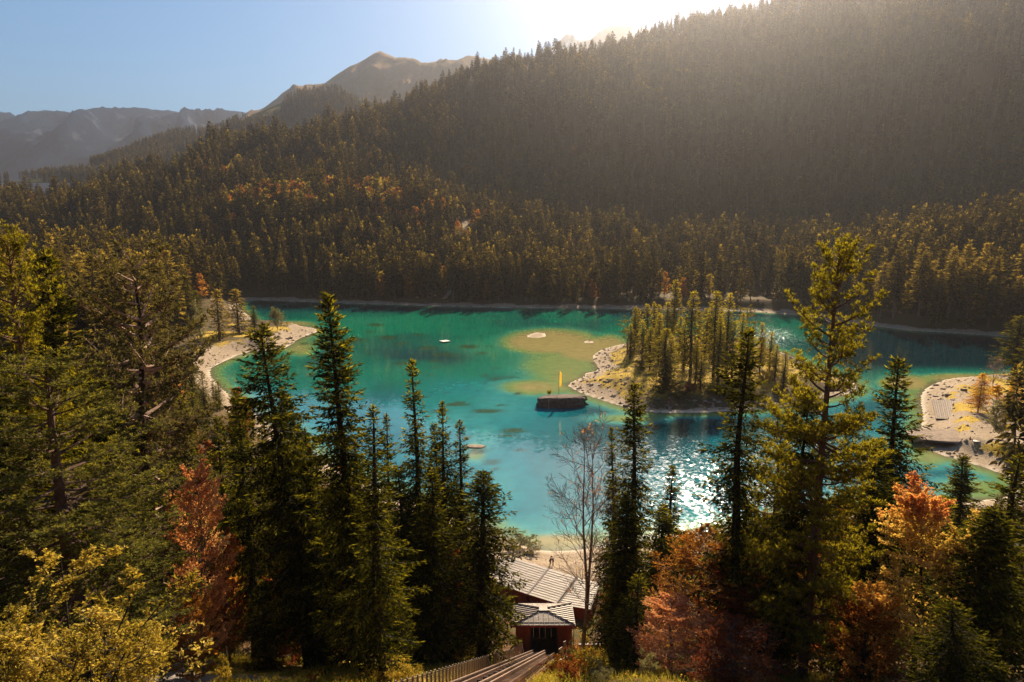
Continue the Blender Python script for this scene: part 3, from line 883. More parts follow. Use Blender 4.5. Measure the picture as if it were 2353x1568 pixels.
    m_ = max(6, int(1.6 / (sl * 0.3)))
    zt = H - r.random(m_) * min(1.8, H * 0.08)
    aa = r.uniform(0, 6.283, m_)
    leaves(cr, np.stack([np.full(m_, P[-1, 0]), np.full(m_, P[-1, 1]), zt - sl * 0.5], 1), np.stack([np.cos(aa) * .5, np.sin(aa) * .5, np.full(m_, 1.0)], 1), sl, sw, tint=0.8)
    return tr, cr

def pine_mesh(seed, H=28.0, R=4.0, zb=0.35, nl=46, tufts=5, sl=0.26, sw=0.06, nspr=12, shape='round', limb_r=0.022, up=0.35, sub=9):
    r = np.random.default_rng(seed)
    tr, cr = MB(), MB()
    zz = np.linspace(0, H, 18)
    wx_ = (vnoise(zz / H * 3.5, 0 * zz, seed) - .5) * H * 0.022; wy_ = (vnoise(zz / H * 3.5, 0 * zz + 9, seed) - .5) * H * 0.022
    P = np.stack([wx_ - wx_[0], wy_ - wy_[0], zz], 1)
    tube(tr, P, 0.012 * H * (1 - zz / H) ** 0.7 + 0.02, n=10)
    b = np.sort(r.uniform(zb, 0.985, nl)) * H
    u = (H - b) / (H * (1 - zb))
    if shape == 'round': prof = np.sqrt(np.clip(1 - (2 * np.clip(u, 0, 1) * 0.85 - 0.85) ** 2, 0.02, 1)) * np.interp(u, [0, 0.15, 1], [0.65, 0.95, 1])
    else: prof = np.interp(u, [0, 0.1, 0.35, 0.7, 1], [0.2, 0.6, 0.85, 1.0, 0.85])
    az = np.cumsum(r.uniform(1.7, 2.9, nl))
    L = R * prof * r.uniform(0.6, 1.15, nl) + 0.2
    el = np.interp(u, [0, 0.3, 1], [0.9, 0.35, 0.0]) + r.normal(0, 0.18, nl)
    base = np.stack([np.interp(b, zz, P[:, 0]), np.interp(b, zz, P[:, 1]), b], 1)
    hd = np.stack([np.cos(az), np.sin(az), 0 * az], 1)
    sd_ = np.stack([-np.sin(az), np.cos(az), 0 * az], 1)
    cv = r.normal(0, 0.18, nl); sag = r.uniform(0.05, 0.3, nl)
    def pos(i, t):
        return base[i] + hd[i] * (L[i] * t * np.cos(el[i]))[:, None] + sd_[i] * (L[i] * cv[i] * t * t)[:, None] + np.array([0, 0, 1.0]) * (L[i] * (np.sin(el[i]) * t - sag[i] * np.sin(t * 3.0) * 0.5 + up * 0.35 * t ** 2.5))[:, None]
    al = np.arange(nl); ts = np.linspace(0, 1, 8)
    for k in range(7):
        prisms(tr, pos(al, np.full(nl, ts[k])), pos(al, np.full(nl, ts[k + 1])), limb_r * L * (1.08 - ts[k]) ** 1.1 + 0.008, limb_r * L * (1.08 - ts[k + 1]) ** 1.1 + 0.006, 5, m=1)
    cnt = np.clip((L / R * sub * 1.6), 4, sub * 2).astype(int)
    si, sk = rgrid(cnt)
    t = np.clip(0.28 + 0.74 * (sk + r.random(len(si))) / cnt[si], 0, 1)
    p0 = pos(si, t); tn = norm(pos(si, t + 0.05) - pos(si, t - 0.05))
    sgn = np.where(sk % 2 == 0, 1.0, -1.0)
    sdir = norm(tn * 0.6 + sd_[si] * (sgn * r.uniform(0.4, 1.1, len(si)))[:, None] + np.array([0, 0, 1.0]) * r.normal(0.25, 0.3, len(si))[:, None])
    slen = np.clip(0.42 * L[si] * (1.15 - t), 0.25, 1.5) * r.uniform(0.6, 1.2, len(si))
    prisms(tr, p0, p0 + sdir * slen[:, None], 0.014 + 0 * slen, 0.005, 3, m=1)
    nt_ = np.clip((slen / 0.2).astype(int), 2, tufts)
    fi, fk = rgrid(nt_)
    f = (fk + 1) / nt_[fi]
    tp = p0[fi] + sdir[fi] * (slen[fi] * f)[:, None] + r.normal(0, 0.10, (len(fi), 3))
    prisms(tr, p0[fi] + sdir[fi] * (slen[fi] * (f - 0.3))[:, None], tp, 0.006, 0.004, 3, m=1)
    tdir = norm(sdir[fi] + np.array([0, 0, 0.55]) + r.normal(0, 0.3, (len(fi), 3)))
    gi_, gk_ = rgrid(np.full(len(fi), nspr))
    d = norm(tdir[gi_] * 0.75 + norm(r.normal(size=(len(gi_), 3))) * 0.85)
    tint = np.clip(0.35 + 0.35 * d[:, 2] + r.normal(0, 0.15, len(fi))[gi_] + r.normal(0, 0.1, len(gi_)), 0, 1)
    leaves(cr, tp[gi_] + d * 0.02, d, sl * r.uniform(0.6, 1.2, len(gi_)), sw, tint=tint)
    return tr, cr

def broad_mesh(seed, H=12.0, R=3.5, zb=0.12, n1=26, n2=7, n3=5, nleaf=6, ls=0.13, lw=0.09, upw=0.6, flat=0.6, stems=1, leafless=0.0, rim=False, trunk_r=0.012, spread=0.25, shape='egg', wood=True, twig_r=0.006, lcount=1.0):
    """broad-leaved tree or bush: trunk(s) > limbs > boughs > twigs > leaves"""
    r = np.random.default_rng(seed)
    tr, cr = MB(), MB()
    B, D, Ls, RR = [], [], [], []
    for s in range(stems):
        a = r.uniform(0, 6.283); q = (spread * r.uniform(0.5, 1.2)) if stems > 1 else 0.03
        top = H * (r.uniform(0.75, 1.0) if s else 1.0)
        zz = np.linspace(0, top, 9)
        P = np.stack([np.cos(a) * q * zz * (0.6 + 0.4 * zz / top) + (vnoise(zz / top * 3, 0 * zz, seed + s) - .5) * H * 0.03, np.sin(a) * q * zz * (0.6 + 0.4 * zz / top) + (vnoise(zz / top * 3, 0 * zz + 4, seed + s) - .5) * H * 0.03, zz], 1)
        P[:, :2] -= P[0, :2]
        tube(tr, P, trunk_r * H / math.sqrt(stems) * (1 - zz / top) ** 0.8 + 0.008, n=7)
        n = max(4, n1 // stems)
        b = np.sort(r.uniform(zb, 0.97, n)) * top
        u = b / top
        if shape == 'egg': prof = np.sqrt(np.clip(1 - ((u - 0.42) / 0.62) ** 2, 0.03, 1))
        elif shape == 'cone': prof = np.clip(1.08 - u, 0.05, 1)
        else: prof = np.clip(0.55 + 0.6 * np.sin(u * 2.6), 0.1, 1.2)
        az = np.cumsum(r.uniform(1.8, 2.9, n)) + r.uniform(0, 6)
        base = np.stack([np.interp(b, zz, P[:, 0]), np.interp(b, zz, P[:, 1]), b], 1)
        e = upw * (0.35 + 0.9 * u) + r.normal(0, 0.15, n)
        B.append(base); D.append(np.stack([np.cos(az) * np.cos(e), np.sin(az) * np.cos(e), np.sin(e)], 1)); Ls.append(R * prof * r.uniform(0.65, 1.12, n)); RR.append(np.full(n, 1.0))
    B = np.concatenate(B); D = np.concatenate(D); L = np.concatenate(Ls)
    clump = r.random(len(B))
    def seg(B, D, L, r0, r1, n=4, k=3, bendz=0.15, m=0):
        pts = [B]
        d = D
        for i in range(k):
            d = norm(d + np.array([0, 0, bendz / k]) + r.normal(0, 0.10, d.shape))
            pts.append(pts[-1] + d * (L / k)[:, None])
        if wood:
            for i in range(k):
                f0 = 1 - i / k; f1 = 1 - (i + 1) / k
                prisms(tr, pts[i], pts[i + 1], r1 + (r0 - r1) * f0, r1 + (r0 - r1) * f1, n, m=m)
        return np.stack(pts, 1)
    def along(P, i, t):
        k = P.shape[1] - 1
        x = np.clip(t, 0, 0.9999) * k
        j = x.astype(int); f = (x - j)[:, None]
        return P[i, j] * (1 - f) + P[i, j + 1] * f, norm(P[i, j + 1] - P[i, j])
    def child(P, L, n, lo, k, ang):
        i, kk = rgrid(np.full(len(L), n))
        t = lo + (1 - lo) * (kk + r.random(len(i))) / n
        b, tn = along(P, i, t)
        s = norm(np.cross(tn, np.array([[0, 0, 1.0]]))) * np.where(kk % 2 == 0, 1, -1)[:, None]
        v = norm(r.normal(size=(len(i), 3)))
        d = norm(tn * 0.8 + s * ang * flat + v * ang * (1 - flat) * 1.2 + np.array([0, 0, 0.12]))
        return i, b, d, L[i] * k * (1.15 - 0.7 * t) * r.uniform(0.7, 1.2, len(i))
    P1 = seg(B, D, L, trunk_r * 0.45 * L + 0.01, 0.006 + 0 * L, 5, 4, 0.3)
    i2, B2, D2, L2 = child(P1, L, n2, 0.15, 0.5, 0.9)
    P2 = seg(B2, D2, L2, 0.006 + 0.006 * L2, 0.5 * twig_r + 0 * L2, 3, 2, 0.1)
    i3, B3, D3, L3 = child(P2, L2, n3, 0.1, 0.6, 0.9)
    P3 = seg(B3, D3, np.maximum(L3, 0.12), twig_r + 0 * L3, 0.4 * twig_r + 0 * L3, 3, 1 if not leafless else 2, 0.0)
    L3 = np.maximum(L3, 0.12)
    if leafless:
        i4, B4, D4, L4 = child(P3, L3, 4, 0.1, 0.7, 0.8)
        P4 = seg(B4, D4, L4, twig_r * 0.6 + 0 * L4, twig_r * 0.3 + 0 * L4, 3, 1, 0.0)
    keep = r.random(len(B3)) > leafless
    idx = np.nonzero(keep)[0]
    i, kk = rgrid(np.full(len(idx), nleaf)); i = idx[i]
    t = (kk + r.random(len(i))) / nleaf
    b, tn = along(P3, i, t)
    d = norm(tn * 0.5 + norm(r.normal(size=(len(i), 3))) * 0.8 + np.array([0, 0, -0.15]))
    side = norm(np.array([[0, 0, 1.0]]) * 1.2 + r.normal(size=(len(i), 3)) * 0.7)
    sidev = np.cross(d, side)
    root = i2[i3[i]]
    tint = 0.2 + 0.45 * clump[root] + r.normal(0, 0.14, len(i))
    if rim:
        rr_ = np.linalg.norm(b[:, :2], axis=1) / R
        tint = 0.1 + 0.4 * clump[root] + 0.4 * sstep(0.85, 1.15, np.maximum(rr_, (b[:, 2] / H) ** 3 * 1.05)) + r.normal(0, 0.12, len(i))
    leaves(cr, b, d, ls * r.uniform(0.6, 1.25, len(i)), lw * r.uniform(0.7, 1.2, len(i)), side=sidev, tint=np.clip(tint, 0, 1), bend=0.08)
    return tr, cr

PROTO = {}
def add_proto(key, name, trcr, mats_t, mat_c, H, R):
    tr, cr = trcr
    PROTO[key] = dict(name=name, trunk=tr.mesh("trunk", mats_t), crown=cr.mesh("crown", [mat_c]), H=H, R=R, n=tr.n + cr.n)

def plant(key, x, y, z, h, rs=1.0, rz=0.0, tilt=(0, 0), label=None, cat="tree", group=None, name=None, crown_mat=None, r=None):
    p = PROTO[key]
    o = empty(name or p['name'], (x, y, z), label=label, cat=cat, group=group)
    o.rotation_euler = (tilt[1], tilt[0], rz)
    if tilt != (0, 0):
        o.rotation_euler = (Matrix.Rotation(tilt[0], 3, 'Y') @ Matrix.Rotation(tilt[1], 3, 'X') @ Matrix.Rotation(rz, 3, 'Z')).to_euler()
    s = h / p['H']
    sx = (r / p['R']) if r else s * rs
    o.scale = (sx, sx, s)
    for part in ('trunk', 'crown'):
        c = bpy.data.objects.new(part, p[part]); C.objects.link(c); c.parent = o
        if part == 'crown' and crown_mat is not None:
            c.material_slots[0].link = 'OBJECT'; c.material_slots[0].material = crown_mat
    return o

bk, bp, bf, bg_ = M['bark'], M['bark_pine'], M['bark_far'], M['bark_grey']
# close trees
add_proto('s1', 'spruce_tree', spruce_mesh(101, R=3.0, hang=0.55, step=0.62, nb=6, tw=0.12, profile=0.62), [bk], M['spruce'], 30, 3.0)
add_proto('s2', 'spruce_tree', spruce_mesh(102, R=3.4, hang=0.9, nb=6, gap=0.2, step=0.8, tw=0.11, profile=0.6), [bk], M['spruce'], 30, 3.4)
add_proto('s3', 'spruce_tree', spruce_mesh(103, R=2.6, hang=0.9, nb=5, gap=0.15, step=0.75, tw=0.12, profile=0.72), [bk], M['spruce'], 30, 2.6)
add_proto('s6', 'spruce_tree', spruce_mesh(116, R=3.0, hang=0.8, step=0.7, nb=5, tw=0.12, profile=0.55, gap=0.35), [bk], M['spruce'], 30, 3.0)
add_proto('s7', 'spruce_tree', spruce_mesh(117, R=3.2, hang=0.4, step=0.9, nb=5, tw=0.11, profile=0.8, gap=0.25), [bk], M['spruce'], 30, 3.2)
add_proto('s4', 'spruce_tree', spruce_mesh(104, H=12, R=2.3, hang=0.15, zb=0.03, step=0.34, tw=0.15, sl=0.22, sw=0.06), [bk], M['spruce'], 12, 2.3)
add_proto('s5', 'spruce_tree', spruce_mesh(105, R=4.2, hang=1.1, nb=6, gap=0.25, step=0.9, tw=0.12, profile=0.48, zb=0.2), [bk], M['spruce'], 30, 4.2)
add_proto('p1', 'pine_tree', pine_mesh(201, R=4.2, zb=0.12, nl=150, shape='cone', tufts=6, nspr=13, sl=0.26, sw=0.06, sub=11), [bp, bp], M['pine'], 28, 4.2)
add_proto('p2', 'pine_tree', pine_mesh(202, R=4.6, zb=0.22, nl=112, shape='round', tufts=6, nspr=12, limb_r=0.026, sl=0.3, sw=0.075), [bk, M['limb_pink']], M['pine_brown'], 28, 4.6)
add_proto('b1', 'beech_tree', broad_mesh(301, H=12, R=3.2, n1=54, n2=9, n3=5, nleaf=12, ls=0.12, lw=0.085, flat=0.8, upw=0.5), [bg_], M['orange'], 12, 3.2)
add_proto('b2', 'maple_tree', broad_mesh(302, H=12, R=4.0, n1=44, n2=9, n3=6, nleaf=12, ls=0.14, lw=0.11, flat=0.5, upw=0.9, rim=True), [bk], M['maple'], 12, 4.0)
add_proto('b3', 'leafy_bush', broad_mesh(303, H=5.5, R=2.0, zb=0.15, n1=44, n2=7, n3=5, nleaf=9, ls=0.10, lw=0.055, stems=6, spread=0.35, flat=0.4, upw=0.8, trunk_r=0.01), [bk], M['yellow'], 5.5, 2.0)
add_proto('b4', 'small_bush', broad_mesh(304, H=2.2, R=1.2, zb=0.05, n1=24, n2=5, n3=4, nleaf=8, ls=0.09, lw=0.06, stems=6, spread=0.45, flat=0.3, upw=0.9), [bk], M['yellow'], 2.2, 1.2)
add_proto('bare', 'bare_tree', broad_mesh(305, H=24, R=5.0, zb=0.28, n1=30, n2=8, n3=5, nleaf=3, ls=0.2, lw=0.14, flat=0.3, upw=1.05, leafless=0.93, trunk_r=0.010, stems=2, spread=0.06, twig_r=0.013, shape='fan'), [M['twig_pink']], M['pinkleaf'], 24, 5.0)
# middle distance
for k in range(3):
    add_proto('m%d' % k, 'spruce_tree', spruce_mesh(401 + k, R=3.3 - 0.2 * k, step=0.95, nb=5, tw=0.62, sl=1.15, sw=0.34, per=1, hang=0.8, wood=0, zb=(0.1, 0.22, 0.34)[k], profile=(1.0, 0.8, 0.75)[k], tuft=1, trunk_n=5), [bf], M['spruce_far'], 30, 3.3 - 0.2 * k)
for k in range(3):
    add_proto('i%d' % k, 'spruce_tree', spruce_mesh(431 + k, R=3.4, step=0.6, nb=5, tw=0.34, sl=0.62, sw=0.18, per=2, hang=0.9, wood=2, zb=(0.12, 0.2, 0.06)[k], profile=(0.7, 0.6, 0.8)[k], tuft=1, trunk_n=6, gap=0.2), [bk], M['spruce'], 30, 3.4)
add_proto('ip', 'pine_tree', pine_mesh(440, H=18, R=3.2, zb=0.45, nl=22, tufts=4, nspr=7, sl=0.4, sw=0.12, sub=6), [bp, bp], M['pine'], 18, 3.2)
add_proto('md', 'broad_leaved_tree', broad_mesh(450, H=14, R=4.2, n1=22, n2=5, n3=4, nleaf=4, ls=0.6, lw=0.45, flat=0.4, upw=0.9, twig_r=0.02), [bg_], M['orange'], 14, 4.2)
add_proto('mw', 'willow_tree', broad_mesh(451, H=9, R=4.6, zb=0.1, n1=34, n2=6, n3=5, nleaf=5, ls=0.42, lw=0.18, flat=0.3, upw=1.0, stems=3, spread=0.2, twig_r=0.02), [bg_], M['willow'], 9, 4.6)
add_proto('ml', 'larch_tree', spruce_mesh(452, H=14, R=3.6, step=0.5, nb=6, tw=0.3, sl=0.45, sw=0.15, per=2, hang=0.3, wood=2, zb=0.15, profile=0.55, gap=0.1, trunk_n=6), [bg_], M['gold'], 14, 3.6)

# ---------------------------------------------------------------- far forest: thousands of instanced spruces on one object
far_col = bpy.data.collections.new("far_tree_kinds")
def far_kind(nm, tr, cr, mt, mc):
    mb = MB()
    V = np.concatenate(tr.V); mb.add(V, Q=np.concatenate(tr.Q) if tr.Q else None, T=np.concatenate(tr.T) if tr.T else None, m=0)
    mb.add(np.concatenate(cr.V), Q=np.concatenate(cr.Q), m=1, tint=np.concatenate(cr.t))
    o = bpy.data.objects.new(nm, mb.mesh(nm, [mt, mc]))
    far_col.objects.link(o)
for k in range(6):
    zb = (0.12, 0.3, 0.5, 0.2, 0.62, 0.08)[k]
    tr, cr = spruce_mesh(501 + k, H=30, R=(3.5, 3.1, 3.0, 3.8, 2.9, 3.4)[k], step=1.35, nb=5, tw=1.2, sl=1.7, sw=0.6, per=1, hang=0.7, wood=0, zb=zb, profile=(1.0, 0.8, 0.65, 0.9, 0.6, 1.05)[k], tuft=0, trunk_n=4)
    far_kind("far_%d_spruce" % k, tr, cr, bf, M['spruce_far'])
tr, cr = broad_mesh(520, H=14, R=4.4, n1=14, n2=4, n3=3, nleaf=3, ls=1.2, lw=0.9, flat=0.3, upw=0.9, wood=False)
far_kind("far_6_broad", tr, cr, bg_, M['orange'])
far_kind("far_7_broad", tr, cr, bg_, M['yellow'])

def scatter(x0, x1, y0, y1, sp):
    gx_, gy_ = np.meshgrid(np.arange(x0, x1, sp), np.arange(y0, y1, sp))
    x = gx_.ravel() + rng.uniform(-.48, .48, gx_.size) * sp; y = gy_.ravel() + rng.uniform(-.48, .48, gx_.size) * sp
    return x, y
pts = []
for (x0, x1, y0, y1, sp) in ((-160, 160, 70, 130, 8.0), (-420, 480, 130, 560, 7.5), (-760, 760, 545, 860, 8.8), (-1500, 1500, 860, 1750, 11.0)):
    x, y = scatter(x0, x1, y0, y1, sp)
    inside = np.abs(x) < 0.84 * y + 40
    pts.append((x[inside], y[inside]))
fx = np.concatenate([a for a, b in pts]); fy = np.concatenate([b for a, b in pts])
fz, fs, fi, fb = height(fx, fy, True)
fpx, fpy = to_px(fx, fy, fz)
ok = (fs > 9) & (fi < -2)
ok &= ~((fy < 260) & (fpx > 520) & (fpx < 2300))
ok &= ~((fy < 130) & (fpx > 150) & (fpx < 2420))
ok &= ~((fpx > 2080) & (fpx < 2450) & (fpy > 850) & (fpy < 1110) & (fy < 340))
ok &= ~((fpx > 440) & (fpx < 760) & (fpy > 690) & (fpy < 900) & (fy < 520))
ok &= ~((fpx < 640) & (fy < 340) & (fpx > 380))
ok &= ~((np.abs(fpx - 1066) < 12) & (np.abs(fpy - 548) < 38))
ok &= ~((np.abs(fpx - (1008 + (704 - fpy) * 0.75)) < 7) & (fpy > 640) & (fpy < 706))
# sunny opening behind the island with fewer trees
op = (fpx > 1420) & (fpx < 1800) & (fpy > 640) & (fpy < 712)
ok &= ~(op & (rng.random(len(fx)) < 0.72))
fx, fy, fz, fs, fpx, fpy = [a[ok] for a in (fx, fy, fz, fs, fpx, fpy)]
_q = rng.random(len(fx))
fh = np.where(_q < 0.22, rng.uniform(36, 45, len(fx)), np.where(_q < 0.75, rng.uniform(27, 36, len(fx)), rng.uniform(15, 25, len(fx))))
young = fbm(fx / 30, fy / 30, 2, 71) > 0.62
fh = np.where(young, fh * rng.uniform(0.5, 0.8, len(fx)), fh)
fr = rng.uniform(0.8, 1.3, len(fx))
# autumn trees cluster on the low ridge
aut = (fbm(fx / 14, fy / 14, 3, 77))
autp = np.exp(-(((fpx - 760) / 330) ** 2 + ((fpy - 470) / 75) ** 2)) * 0.5 + 0.06 * (fy < 860) + 0.25 * np.exp(-(((fpx - 2290) / 70) ** 2 + ((fpy - 600) / 60) ** 2))
isb = (rng.random(len(fx)) < autp * sstep(0.42, 0.6, aut) * 2.2)
fh = np.where(isb, rng.uniform(12, 20, len(fx)), fh)
vis = (fpx > -60) & (fpx < 2420)
dist = np.hypot(fx, fy)
tpx, tpy = to_px(fx, fy, fz + fh)
order = np.argsort(np.where(vis & ~isb & (fy < 640) & ~((fpx < 470) & (tpy > 600)) & ~((fpx > 2200) & (tpy > 640)), dist, 1e9))
sel = order[:150]
blist = np.nonzero(vis & isb & (fy < 800))[0]
blist = blist[np.argsort(dist[blist])][:60]
single = np.zeros(len(fx), bool); single[sel] = True; single[blist] = True
for i in sel:
    h = fh[i]
    side = ("on the low forested ridge left of the lake" if fpx[i] < 560 else "in the dense wood along the far shore" if fpx[i] < 1900 else "in the shaded wood along the right far shore")
    zone = 0 if fpx[i] < 560 else 1 if fpx[i] < 1900 else 2
    plant('m%d' % rng.integers(0, 3), fx[i], fy[i], fz[i] - 0.3, h, rs=fr[i] * 1.4, rz=rng.uniform(0, 6.28),
          label=("tall dark olive spruce %s" % side), group=("spruces of the slope left of the lake", "spruces of the far shore wood", "spruces of the right far shore wood")[zone])
for i in blist:
    mt = M['orange'] if rng.random() < 0.5 else M['yellow']
    plant('md', fx[i], fy[i], fz[i] - 0.3, fh[i], rs=fr[i], rz=rng.uniform(0, 6.28), crown_mat=mt, name='broad_leaved_tree',
          label=("small %s broad-leaved tree among the dark spruces across the lake" % ("orange" if mt is M['orange'] else "golden yellow")),
          group=("orange trees among the far spruces" if mt is M['orange'] else "yellow trees among the far spruces"))
rest = ~single
# smaller trees between the foreground row and the near shore, below the sight line to the water
SHP = np.array([(380, 800), (480, 850), (560, 930), (640, 990), (740, 1060), (850, 1110), (980, 1160), (1100, 1205), (1150, 1290), (1195, 1340), (1330, 1400), (1400, 1260), (1550, 1240), (1700, 1220), (1860, 1195), (2060, 1162), (2250, 1155), (2353, 1130)], float)
ux, uy = scatter(-190, 190, 66, 275, 10.5)
uz, us_, ui_, ub_ = height(ux, uy, True)
upx, upy = to_px(ux, uy, uz)
ok = (us_ > 7) & (ui_ < -2) & (upx > 300) & (upx < 2420) & ~((upx > 1110) & (upx < 1400)) & ~((uy > 225) & (upx > 1500))
nu = 0
for i in np.nonzero(ok)[0]:
    lim = np.interp(upx[i], SHP[:, 0], SHP[:, 1]) + rng.uniform(-28, 30)
    top = at_y(upx[i], lim, uy[i])[2]
    h = min(top - uz[i], rng.uniform(9, 26))
    if h < 2.5: continue
    q = rng.random()
    if q < 0.78:
        plant('i%d' % rng.integers(0, 3), ux[i], uy[i], uz[i] - .2, h, rs=rng.uniform(1.4, 2.1), rz=rng.uniform(0, 6.28), name='spruce_tree',
              label="dark spruce filling the wood between the foreground row and the near shore", group="spruces between the foreground row and the shore")
    else:
        plant('md', ux[i], uy[i], uz[i] - .2, min(h, 11), rs=1.2, rz=rng.uniform(0, 6.28), crown_mat=M['orange'] if q < .9 else M['red'], name='broad_leaved_tree',
              label=("%s broad-leaved tree low in the wood above the near shore" % ("orange" if q < .9 else "dark red")), group="broad-leaved trees between the foreground row and the shore, %s" % ("orange" if q < .9 else "red"))
    nu += 1
print("understory", nu)

def forest_object(name, P, idx, scl, rot, label=None):
    me = bpy.data.meshes.new(name)
    me.vertices.add(len(P)); me.vertices.foreach_set("co", P.astype(np.float32).ravel())
    for nm, typ, dat, key in (("kind_index", 'INT', idx.astype(np.int32), "value"), ("size", 'FLOAT_VECTOR', scl.astype(np.float32).ravel(), "vector"), ("turn", 'FLOAT_VECTOR', rot.astype(np.float32).ravel(), "vector")):
        a = me.attributes.new(nm, typ, 'POINT'); a.data.foreach_set(key, dat)
    o = bpy.data.objects.new(name, me); C.objects.link(o)
    ng = bpy.data.node_groups.new(name, 'GeometryNodeTree')
    ng.interface.new_socket(name="Geometry", in_out='INPUT', socket_type='NodeSocketGeometry')
    ng.interface.new_socket(name="Geometry", in_out='OUTPUT', socket_type='NodeSocketGeometry')
    gi_ = ng.nodes.new('NodeGroupInput'); go = ng.nodes.new('NodeGroupOutput')
    ci = ng.nodes.new('GeometryNodeCollectionInfo'); ci.inputs[0].default_value = far_col
    ci.inputs['Separate Children'].default_value = True; ci.inputs['Reset Children'].default_value = True
    ip = ng.nodes.new('GeometryNodeInstanceOnPoints'); ip.inputs['Pick Instance'].default_value = True
    def named(nm, typ):
        n = ng.nodes.new('GeometryNodeInputNamedAttribute'); n.data_type = typ; n.inputs[0].default_value = nm
        return [s for s in n.outputs if s.enabled and s.name == 'Attribute'][0]
    mp = ng.nodes.new('GeometryNodeMeshToPoints')
    ng.links.new(gi_.outputs[0], mp.inputs[0]); ng.links.new(mp.outputs[0], ip.inputs['Points'])
    ng.links.new(ci.outputs[0], ip.inputs['Instance'])
    ng.links.new(named('kind_index', 'INT'), ip.inputs['Instance Index'])
    ng.links.new(named('turn', 'FLOAT_VECTOR'), ip.inputs['Rotation'])
    ng.links.new(named('size', 'FLOAT_VECTOR'), ip.inputs['Scale'])
    ng.links.new(ip.outputs[0], go.inputs[0])
    md = o.modifiers.new("trees", 'NODES'); md.node_group = ng
    tag(o, kind="stuff")
    return o
n_ = rest.sum()
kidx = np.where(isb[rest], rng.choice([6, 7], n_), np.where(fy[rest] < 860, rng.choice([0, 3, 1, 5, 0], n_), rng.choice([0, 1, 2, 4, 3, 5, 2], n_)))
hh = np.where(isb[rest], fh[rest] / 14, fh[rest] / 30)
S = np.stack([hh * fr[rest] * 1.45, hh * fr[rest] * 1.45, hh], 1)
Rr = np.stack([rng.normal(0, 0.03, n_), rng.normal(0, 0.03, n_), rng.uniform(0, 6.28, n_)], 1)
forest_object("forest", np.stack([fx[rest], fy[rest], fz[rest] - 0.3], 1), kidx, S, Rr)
# wood on the foothill behind
FV = FOOT.reshape(-1, 3)
fr_rows = FOOT[3:]
u_ = rng.uniform(0, fr_rows.shape[0] - 1.001, 9000); v_ = rng.uniform(0, fr_rows.shape[1] - 1.001, 9000)
ui, vi = u_.astype(int), v_.astype(int); uf, vf = (u_ - ui)[:, None], (v_ - vi)[:, None]
PP = fr_rows[ui, vi] * (1 - uf) * (1 - vf) + fr_rows[ui + 1, vi] * uf * (1 - vf) + fr_rows[ui, vi + 1] * (1 - uf) * vf + fr_rows[ui + 1, vi + 1] * uf * vf
kk_ = fbm(PP[:, 0] / 120, PP[:, 1] / 120, 3, 91) < 0.56
PP = PP[kk_]
n_ = len(PP)
hh = rng.uniform(0.7, 1.0, n_)
forest_object("distant_forest", PP, rng.integers(0, 6, n_), np.stack([hh * 1.3, hh * 1.3, hh], 1), np.stack([0 * hh, 0 * hh, rng.uniform(0, 6.28, n_)], 1))
print("unique triangles of trees", sum(len(v["trunk"].polygons) * 2 + len(v["crown"].polygons) * 2 for v in PROTO.values()))
print("trees", rest.sum(), len(sel), len(blist), {k: v['n'] for k, v in PROTO.items()})
# ---------------------------------------------------------------- foreground trees on the steep slope
def hit(px, py, z0=0.0):
    z = z0
    for _ in range(40):
        x, y = on_z(px, py, z)
        zn = hz(x, y)
        z = z * 0.6 + zn * 0.4
    x, y = on_z(px, py, z)
    return x, y, hz(x, y)

def fg(key, px, py, Y, hw, label, lean=0.0, leany=0.0, mat=None, name=None, cat="tree", rz=None, group=None):
    T = at_y(px, py, Y)
    a = rad(lean); b = rad(leany)
    x, y = T[0], T[1]
    z = hz(x, y)
    for _ in range(3):
        h = (T[2] - z) / (math.cos(a) * math.cos(b)) + 0.3
        x = T[0] - h * math.sin(a); y = T[1] + h * math.sin(b)
        z = hz(x, y)
    dep = T[1] * CP + (CAMZ - T[2]) * SP
    r = hw * dep / F * {'s': 1.5, 'p': 1.25, 'b': 1.45}[key[0]]
    return plant(key, x, y, z - 0.3, h, rz=rng.uniform(0, 6.28) if rz is None else rz, tilt=(a, b), r=r, label=label, crown_mat=mat, name=name, cat=cat, group=group)

